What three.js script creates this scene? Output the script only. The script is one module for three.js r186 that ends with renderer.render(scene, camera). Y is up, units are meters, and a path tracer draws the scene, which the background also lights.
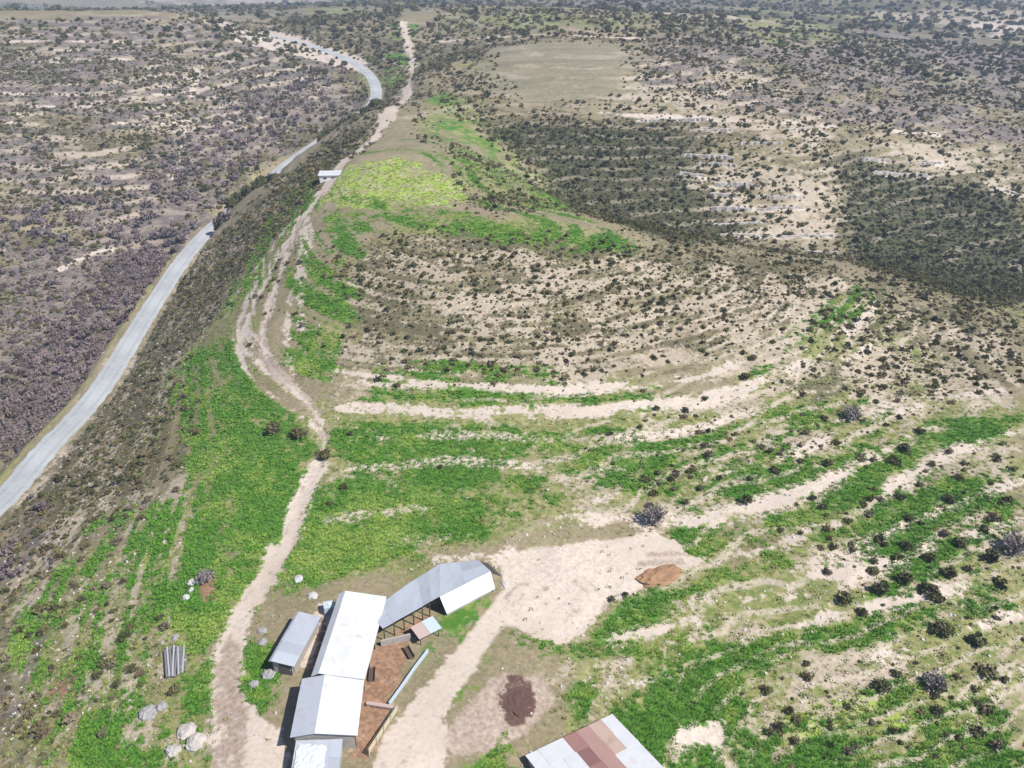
import * as THREE from 'three';
import { Sky } from 'three/addons/objects/Sky.js';
import { mergeGeometries } from 'three/addons/utils/BufferGeometryUtils.js';

// ------------------------------------------------------------------ camera, sky, sun, exposure
const scene = new THREE.Scene();
const camera = new THREE.PerspectiveCamera(50, 4 / 3, 1, 9000);
camera.position.set(0, 90, 0);
camera.rotation.set(-29 * Math.PI / 180, 0, 0);
scene.add(camera);

const SUN = new THREE.Vector3(0.56, 0.76, 0.3).normalize();
const sky = new Sky();
sky.name = 'sky'; sky.userData.kind = 'structure';
sky.scale.setScalar(8000);
sky.material.uniforms.sunPosition.value.copy(SUN);
sky.material.uniforms.turbidity.value = 4;
sky.material.uniforms.rayleigh.value = 1.2;
sky.material.uniforms.mieCoefficient.value = 0.004;
scene.add(sky);
scene.environmentIntensity = 0.1;
scene.fog = new THREE.FogExp2(0xbfd0ea, 0.00026);

const sun = new THREE.DirectionalLight(new THREE.Color(1, 0.94, 0.85), 5);
sun.position.copy(SUN).multiplyScalar(400).add(new THREE.Vector3(0, 0, -200));
sun.target.position.set(0, 0, -200);
sun.castShadow = true;
sun.shadow.mapSize.set(4096, 4096);
Object.assign(sun.shadow.camera, { left: -500, right: 500, top: 600, bottom: -600, near: 1, far: 1500 });
scene.add(sun, sun.target);

const renderer = new THREE.WebGLRenderer({ antialias: true });
renderer.setSize(1024, 768);
renderer.shadowMap.enabled = true;
renderer.toneMapping = THREE.LinearToneMapping;
renderer.toneMappingExposure = 1.14;

// ------------------------------------------------------------------ surveyed places, in metres (x east, z south): terrain spline, ground covers, road, walls, bushes
const TPS = [[0.0,-50.8,12.2983099],[-28.3,-50.8,-11.1684679],[33.9,-55.3,-20.6252618],[-76.3,-54.2,4.81351432],[92.0,-58.6,-13.8411899],[0.0,-66.1,3.71905417],[-26.0,-65.4,12.9886061],[-30.2,-84.2,-1.7331867],[-17.1,-94.2,-11.0560826],[-1.7,-84.2,8.42732234],[14.1,-100.9,15.1163952],[-5.2,-103.0,-3.27823883],[18.2,-72.1,13.2631701],[32.7,-70.5,-0.440259522],[12.8,-86.1,-12.8869589],[-15.8,-112.6,0.392536847],[8.5,-118.0,3.58635573],[-17.7,-132.5,-5.27082881],[9.2,-132.5,-2.78506811],[-19.0,-147.4,-11.5923753],[9.9,-147.4,-9.57176177],[26.7,-133.3,-0.227602767],[31.7,-108.4,-7.16723227],[31.8,-92.6,16.6148566],[-20.2,-161.5,-4.06518772],[10.5,-161.5,5.25014408],[-21.3,-176.4,13.2250875],[11.2,-177.5,11.3612104],[-23.2,-197.7,0.502224412],[12.3,-200.5,-7.2370648],[-3.2,-215.6,-0.351867629],[13.0,-216.1,10.5210923],[-25.2,-220.1,0.168627973],[36.3,-156.0,-7.40424608],[41.0,-185.7,-11.9743075],[50.5,-210.4,4.67284593],[35.0,-216.6,14.4772814],[58.8,-177.1,5.93117224],[56.6,-158.4,-0.424898784],[90.2,-220.1,14.8953327],[57.6,-138.7,-1.60842036],[50.9,-115.5,-6.02803934],[53.4,-97.3,14.6299842],[48.2,-80.8,8.9658538],[92.8,-188.3,-18.6770986],[84.3,-154.8,0.99462849],[84.9,-131.6,-3.03997913],[83.1,-108.1,-5.12304141],[74.8,-90.6,-5.63958064],[66.4,-72.7,3.64200734],[113.0,-192.5,-0.624895531],[107.5,-156.9,3.96755338],[120.0,-239.1,10.6501905],[119.8,-124.7,5.77270169],[99.5,-92.2,-0.957686786],[154.8,-175.2,4.55286107],[85.1,-141.2,-6.02043553],[108.2,-149.9,2.02372489],[57.5,-119.6,2.15617211],[42.8,-111.7,0.189074411],[28.0,-88.6,-12.5709903],[43.8,-91.3,5.2602808],[61.1,-96.2,6.06507031],[87.0,-109.2,9.20976935],[35.6,-82.2,-21.0824947],[57.7,-86.9,-7.28083046],[79.9,-95.0,7.46383412],[131.7,-192.2,-3.31385288],[-37.7,-136.1,-3.93281674],[-45.8,-156.0,-9.79923337],[-58.9,-189.2,-0.384700412],[-58.6,-218.3,14.7999539],[-57.0,-255.7,33.8554071],[-42.2,-241.2,-8.86644633],[-21.4,-241.2,-6.29454509],[-16.7,-263.4,-2.9709456],[-58.3,-289.4,16.4468286],[-56.6,-395.6,20.3718657],[-56.9,-485.7,67.6132453],[-83.6,-692.4,-4.31528057],[-16.6,-329.9,23.9622726],[2.9,-293.1,22.488486],[9.0,-259.4,-20.4675777],[-37.0,-383.0,-5.81916982],[-37.5,-449.3,-19.377497],[-58.3,-152.6,11.3665922],[-69.5,-158.6,3.31929497],[-67.7,-182.4,20.7136252],[-87.8,-203.6,-2.63765318],[-76.6,-228.1,21.3105627],[-89.9,-231.9,-33.2636974],[-78.3,-287.3,3.05149328],[-80.4,-265.8,-14.5584594],[-79.8,-326.3,-4.86822088],[-56.7,-120.7,12.9295646],[-68.3,-125.3,2.80954785],[-53.2,-95.8,14.6170547],[-66.5,-99.4,12.2814216],[-57.3,-78.9,5.2923556],[-80.3,-104.7,-7.2035461],[-87.5,-125.7,-8.00559428],[-92.8,-165.2,-32.2314132],[-72.1,-83.1,-27.2043686],[-108.3,-143.2,3.35111688],[-111.3,-166.3,9.88987331],[-111.5,-194.2,-16.0194355],[-117.4,-245.2,-6.77167874],[-121.0,-300.7,-39.5164571],[-114.8,-355.7,-88.594084],[-105.5,-413.7,-55.8366825],[-89.9,-455.4,-25.314074],[-77.3,-494.8,-51.9879867],[-90.3,-553.1,-3.95640379],[-130.8,-634.2,-7.37249987],[-195.7,-690.8,-49.006491],[-239.0,-744.8,-18.6790389],[-110.9,-311.7,34.5899723],[-107.1,-333.1,28.9545541],[-105.0,-349.2,21.6592627],[-83.6,-391.2,18.4004322],[-78.2,-415.3,43.5703583],[-139.7,-158.9,2.50623744],[-141.7,-208.0,7.42591813],[-142.2,-247.3,-11.0682837],[-143.4,-312.0,-54.4776361],[-166.1,-257.0,21.9371648],[-162.0,-312.5,43.8135395],[-138.5,-363.5,38.5823989],[-206.5,-339.7,-9.82563648],[-190.6,-385.6,15.1132509],[-144.5,-470.4,15.5435256],[-248.4,-428.3,-10.8197992],[-228.6,-481.5,11.1277885],[-182.5,-507.5,-1.09545137],[-132.0,-540.0,4.49740402],[-312.3,-560.0,-10.0791711],[-239.2,-586.1,-0.641510445],[-348.2,-635.3,-0.152197285],[-258.5,-642.4,15.1582707],[-221.0,-703.4,43.2884786],[-227.6,-261.6,-5.46047947],[-322.5,-413.2,3.5581486],[-428.4,-577.2,2.6408895],[35.4,-323.0,-30.7320713],[75.9,-321.8,-24.7696522],[115.7,-318.3,-10.0157109],[20.1,-340.5,-66.0550734],[37.3,-349.7,61.6467632],[80.0,-348.7,12.5199997],[122.9,-347.6,3.95879178],[86.0,-385.8,-5.75965346],[130.2,-379.0,31.1660108],[3.7,-390.5,-20.2578098],[40.8,-391.8,-0.115380352],[66.8,-415.2,2.61742375],[4.0,-431.1,5.93992073],[45.9,-455.1,3.35719259],[-7.1,-518.9,-0.03834672],[53.7,-541.0,-1.24913086],[-23.3,-650.4,3.74378411],[75.5,-625.7,0.563312976],[156.8,-317.4,-9.56805318],[191.8,-350.2,0.791414546],[175.8,-368.9,-23.5667558],[229.8,-385.8,0.0863969182],[187.9,-406.1,12.9190242],[253.5,-438.2,4.89923842],[200.0,-466.4,-4.34214863],[289.8,-534.3,-0.882257183],[129.2,-449.3,-7.95551495],[151.3,-536.6,2.06909905],[266.8,-636.1,-3.09588614],[393.2,-741.2,0.952759216],[331.9,-875.7,-0.865322604],[531.4,-1062.4,-0.384826946],[180.0,-776.1,1.14406914],[271.5,-334.1,-4.31174993],[353.1,-466.7,1.71075976],[595.6,-823.6,-0.0644327431],[-143.2,-704.7,22.5904695],[-127.3,-1025.9,0.483998117],[45.9,-1090.0,-1.21560292],[246.5,-1184.8,0.964874718],[492.5,-1316.5,-6.31141551],[746.6,-1382.3,-1.97072818],[-293.5,-1250.7,-0.0114113518],[-924.0,-2028.5,-3.7958431],[-709.0,-2056.5,-3.54721683],[0.0,-1325.0,0.759038848],[566.6,-1325.0,7.72938635],[-822.3,-2061.1,6.2399915],[-2600.0,-2500.0,-0.100242707],[-1300.0,-2500.0,0.474579045],[0.0,-2500.0,0.270491924],[1300.0,-2500.0,-0.00904654833],[2600.0,-2500.0,-0.0406615757],[-2600.0,-4200.0,0.0259426701],[-1300.0,-4200.0,-0.0275265931],[0.0,-4200.0,-0.0149162778],[1300.0,-4200.0,0.00414062098],[2600.0,-4200.0,0.024678307],[-800.0,-100.0,-0.702227556],[-800.0,60.0,0.21931592],[800.0,-100.0,0.143941377],[800.0,60.0,-0.238667383],[0.0,60.0,2.85792167],[-250.0,60.0,0.883653442],[250.0,60.0,1.11976831],[-1500.0,-800.0,0.280440611],[1500.0,-800.0,0.195282521]];
const TPS_A = [-168.4521302, -0.1461847413, -1.331985646];
const COVER = {
  green: [[0.72,0,[-85.6,-181.7,-79.7,-187.7,-62.3,-172.0,-55.3,-156.8,-44.4,-141.3,-37.7,-128.4,-36.8,-118.2,-37.6,-106.5,-38.8,-96.4,-41.8,-92.1,-44.3,-85.2,-40.4,-76.4,-46.0,-83.7,-51.5,-90.9,-56.5,-99.9,-56.7,-106.2,-56.9,-113.0,-59.4,-121.8,-62.2,-131.9,-72.6,-153.7]],[0.74,0,[-34.9,-140.3,-26.8,-141.3,-18.6,-142.5,-8.4,-141.3,1.6,-140.5,12.1,-139.9,22.6,-139.6,14.1,-133.2,7.7,-130.9,1.5,-128.8,8.9,-125.6,16.1,-122.6,8.5,-116.8,3.1,-114.7,-2.1,-112.7,-7.0,-106.4,-15.1,-104.7,-22.8,-101.4,-28.2,-96.0,-32.4,-95.7,-34.3,-102.8,-33.5,-116.7,-33.3,-131.2]],[0.8,0,[-38.2,-93.8,-36.1,-100.1,-33.4,-98.7,-33.4,-95.7,-36.1,-91.7]],[0.9199999999999999,3.3000000000000003,[-27.4,-157.3,-23.5,-156.2,-19.7,-155.1,-15.3,-154.5,-11.0,-153.9,-6.8,-153.4,-2.5,-153.0,1.7,-152.7,5.9,-152.5,10.1,-152.3]],[1,4.800000000000001,[-28.5,-148.9,-24.7,-148.6,-20.8,-148.2,-17.0,-147.9,-12.1,-147.6,-7.3,-147.2,-2.5,-147.0,1.7,-147.0,5.8,-147.1,9.9,-147.3,14.1,-147.4,18.9,-147.9,23.9,-148.5,28.9,-149.2]],[1,5.4,[30.8,-108.2,34.8,-109.4,38.7,-110.6,42.8,-111.7,46.3,-113.6,50.0,-115.6,53.7,-117.6,57.5,-119.6,62.1,-123.1,66.8,-126.7,71.8,-130.5,76.0,-133.9,80.5,-137.4,85.0,-141.0,90.9,-143.8,97.0,-146.7,103.0,-148.3,109.2,-150.1]],[1,0,[11.9,-89.0,19.6,-93.4,26.1,-95.4,25.2,-93.5,17.6,-89.2,12.9,-87.6]],[1,0,[12.6,-84.1,18.8,-87.4,25.0,-88.3,31.1,-89.1,37.5,-90.3,43.9,-91.4,50.2,-91.9,56.6,-92.4,66.2,-96.7,70.1,-98.1,68.2,-95.8,62.8,-93.2,57.6,-90.8,50.3,-89.7,43.2,-88.7,38.3,-87.6,33.6,-86.3,27.4,-85.2,21.3,-83.8,13.9,-82.9]],[0.88,0,[6.5,-76.7,12.9,-79.1,21.2,-83.1,27.2,-84.2,33.3,-85.1,37.6,-84.7,32.9,-80.1,34.9,-73.8,36.9,-70.9,29.8,-69.4,22.8,-67.6,16.0,-65.9,15.0,-73.2,10.5,-75.3]],[0.72,0,[33.5,-73.7,40.4,-78.4,45.9,-80.5,51.7,-82.6,58.5,-83.0,65.4,-83.5,70.1,-83.1,74.7,-82.7,71.9,-76.1,69.4,-70.1,61.7,-69.6,54.2,-69.2,46.8,-68.8,39.4,-68.3,32.0,-67.5]],[0.8,0,[-39.2,-84.4,-37.2,-86.4,-34.2,-84.0,-31.5,-77.3,-33.2,-74.9,-36.4,-77.0]],[0.95,0,[-8.0,-77.1,-6.9,-80.9,-3.1,-82.8,-2.5,-81.8,-5.1,-77.6,-7.5,-76.0]],[0.8,0,[-12.2,-82.2,-9.9,-88.8,-5.7,-94.0,-1.9,-97.1,0.5,-99.6,2.5,-99.6,1.2,-97.2,-3.3,-93.0,-7.5,-86.0,-11.1,-80.8]],[0.7,0,[-1.7,-85.3,4.1,-88.6,10.0,-87.3,8.3,-84.5,2.5,-82.9]],[1,0,[-5.2,-65.8,-1.5,-69.9,2.3,-70.5,1.0,-63.4,-5.1,-63.0]],[0.9,0,[51.0,-158.3,64.2,-169.8,80.1,-185.8,97.0,-205.2,102.0,-212.2,98.4,-211.8,82.2,-196.2,66.2,-177.0,52.0,-162.6]],[0.9,0,[35.8,-140.6,47.5,-147.3,57.3,-151.0,53.5,-146.3,42.8,-139.9,36.2,-136.9]],[0.58,0,[9.4,-135.4,18.6,-136.8,28.1,-138.4,37.7,-140.1,47.4,-144.1,57.6,-148.3,68.3,-152.9,76.3,-153.9,84.3,-154.9,74.4,-140.1,63.8,-133.0,54.0,-126.4,45.5,-122.4,37.3,-118.5,30.0,-118.1,22.7,-117.6,16.2,-124.0]],[0.62,0,[50.8,-115.4,61.2,-119.9,72.4,-124.8,81.3,-127.3,90.4,-129.8,99.7,-132.2,91.8,-116.3,85.5,-103.3,80.4,-92.5,73.8,-95.5,67.0,-98.6,59.2,-102.0,51.3,-105.8]],[0.52,0,[-86.4,-108.9,-79.2,-113.7,-69.6,-109.9,-60.9,-106.8,-53.4,-96.1,-47.2,-87.4,-43.1,-80.0,-39.4,-73.3,-38.3,-68.1,-37.2,-63.4,-44.7,-64.1,-52.6,-65.0,-60.9,-66.2,-66.8,-75.5,-73.9,-86.6,-79.4,-96.6]],[0.6,0,[-80.9,-125.5,-74.6,-125.4,-68.4,-125.4,-59.0,-118.9,-58.9,-106.2,-69.6,-109.9]],[0.66,0,[-60.3,-225.9,-45.7,-226.1,-38.5,-201.4,-37.4,-183.5,-36.8,-169.5,-38.7,-161.3,-40.4,-153.2,-49.5,-163.1,-52.4,-174.2,-55.9,-187.3,-57.6,-204.0]],[0.42,0,[-45.1,-396.4,-36.4,-434.8,-14.5,-381.1,3.4,-345.6,16.1,-271.2,24.6,-222.4,31.2,-208.4,21.5,-203.8,12.2,-200.2,2.1,-202.3,-8.3,-205.6,-11.5,-220.5,-15.2,-264.7,-28.0,-282.7]],[0.8624999999999999,7.5,[-13.8,-212.1,-8.5,-211.2,-3.2,-210.6,2.1,-210.2,7.4,-209.9,12.7,-209.7,18.0,-209.8,23.9,-208.7,29.8,-207.9]],[0.713,6.0,[-43.0,-440.6,-34.0,-412.8,-26.8,-400.0,-19.2,-387.9,-12.1,-377.0,-5.3,-366.6,1.3,-352.8,7.5,-341.4,13.2,-326.3,16.1,-271.2]],[0.7,0,[-71.5,-484.3,-51.3,-473.9,-63.1,-598.6,-72.7,-709.1,-94.6,-693.6,-83.1,-585.7]],[0.62,0,[-67.5,-196.2,-65.6,-210.4,-63.9,-227.9,-60.3,-239.8,-56.5,-252.8,-79.5,-325.2,-78.4,-287.7,-81.8,-271.2,-79.2,-228.2,-78.1,-197.5]],[0.9199999999999999,4.5,[-55.6,-248.1,-47.0,-239.9,-39.2,-234.0,-31.9,-229.5,-24.9,-225.9,-18.1,-223.0,-11.5,-220.5]],[0.5,0,[-63.0,-244.8,-45.4,-229.0,-31.1,-223.4,-21.2,-220.8,-11.5,-219.6,0.8,-219.1,13.2,-219.9,23.8,-214.8,34.3,-211.6,22.4,-198.5,12.2,-199.4,2.0,-201.1,-8.2,-203.8,-18.8,-207.4,-29.9,-212.8,-38.1,-213.1,-46.6,-215.1]],[0.4,0,[-42.4,-198.0,-38.6,-174.0,-35.8,-155.5,-40.0,-154.6,-41.6,-167.4,-43.4,-181.6]],[0.713,3.3000000000000003,[15.2,-95.2,18.8,-96.5,22.6,-97.9,26.4,-99.2,30.2,-100.5,33.7,-101.7,37.3,-103.0,40.9,-104.2,44.5,-105.5,48.3,-106.8,52.2,-108.6,56.2,-110.5,60.4,-112.4,64.7,-114.4,69.1,-116.5]],[0.713,3.3000000000000003,[19.4,-91.9,22.7,-93.2,26.0,-94.5,29.3,-95.8,32.8,-97.1,36.2,-98.4,40.1,-99.4,44.0,-100.5,47.9,-101.5,52.0,-102.5,56.3,-103.9,60.7,-105.3,65.2,-106.7]],[0.713,3.3000000000000003,[33.6,-118.3,37.6,-120.2,41.7,-122.1,45.9,-124.1,50.2,-126.1,54.2,-128.5,58.3,-131.0,62.6,-133.6,66.9,-136.3]],[0.713,3.3000000000000003,[56.5,-106.1,60.6,-108.0,64.8,-110.1,69.1,-112.2,73.6,-114.3,78.8,-116.5,84.1,-118.8,89.6,-121.1,95.1,-123.4]],[0.713,3.3000000000000003,[58.6,-97.9,62.3,-99.2,66.1,-100.5,70.0,-101.8,73.9,-103.1,78.0,-104.1,82.1,-105.1,86.2,-106.1]],[0.42,0,[-58.8,-291.9,-59.1,-355.9,-51.6,-392.3,-32.9,-387.7,-19.1,-321.2,-8.8,-264.8,-23.5,-268.1,-38.6,-286.5]],[1,6.0,[30.8,-108.2,34.8,-109.4,38.7,-110.6,42.8,-111.7,46.3,-113.6,50.0,-115.6,53.7,-117.6,57.5,-119.6,62.1,-123.1,66.8,-126.7,71.8,-130.5,76.0,-133.9,80.5,-137.4,85.0,-141.0,90.9,-143.8,97.0,-146.7,103.0,-148.3,109.2,-150.1]]],
  meadow: [[0.82,0,[-61.2,-244.1,-58.6,-255.0,-56.0,-276.8,-38.0,-281.3,-26.9,-271.1,-13.9,-258.8,-16.2,-229.1,-31.5,-226.8,-46.5,-231.1]],[0.5,0,[-64.3,-115.4,-59.0,-121.7,-53.0,-109.6,-52.4,-98.0,-57.9,-99.2]],[0.66,0,[34.4,-77.3,41.5,-79.9,48.7,-82.4,56.7,-82.2,64.8,-82.0,58.8,-74.6,52.1,-74.2,45.5,-73.9,39.0,-73.5]]],
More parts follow.
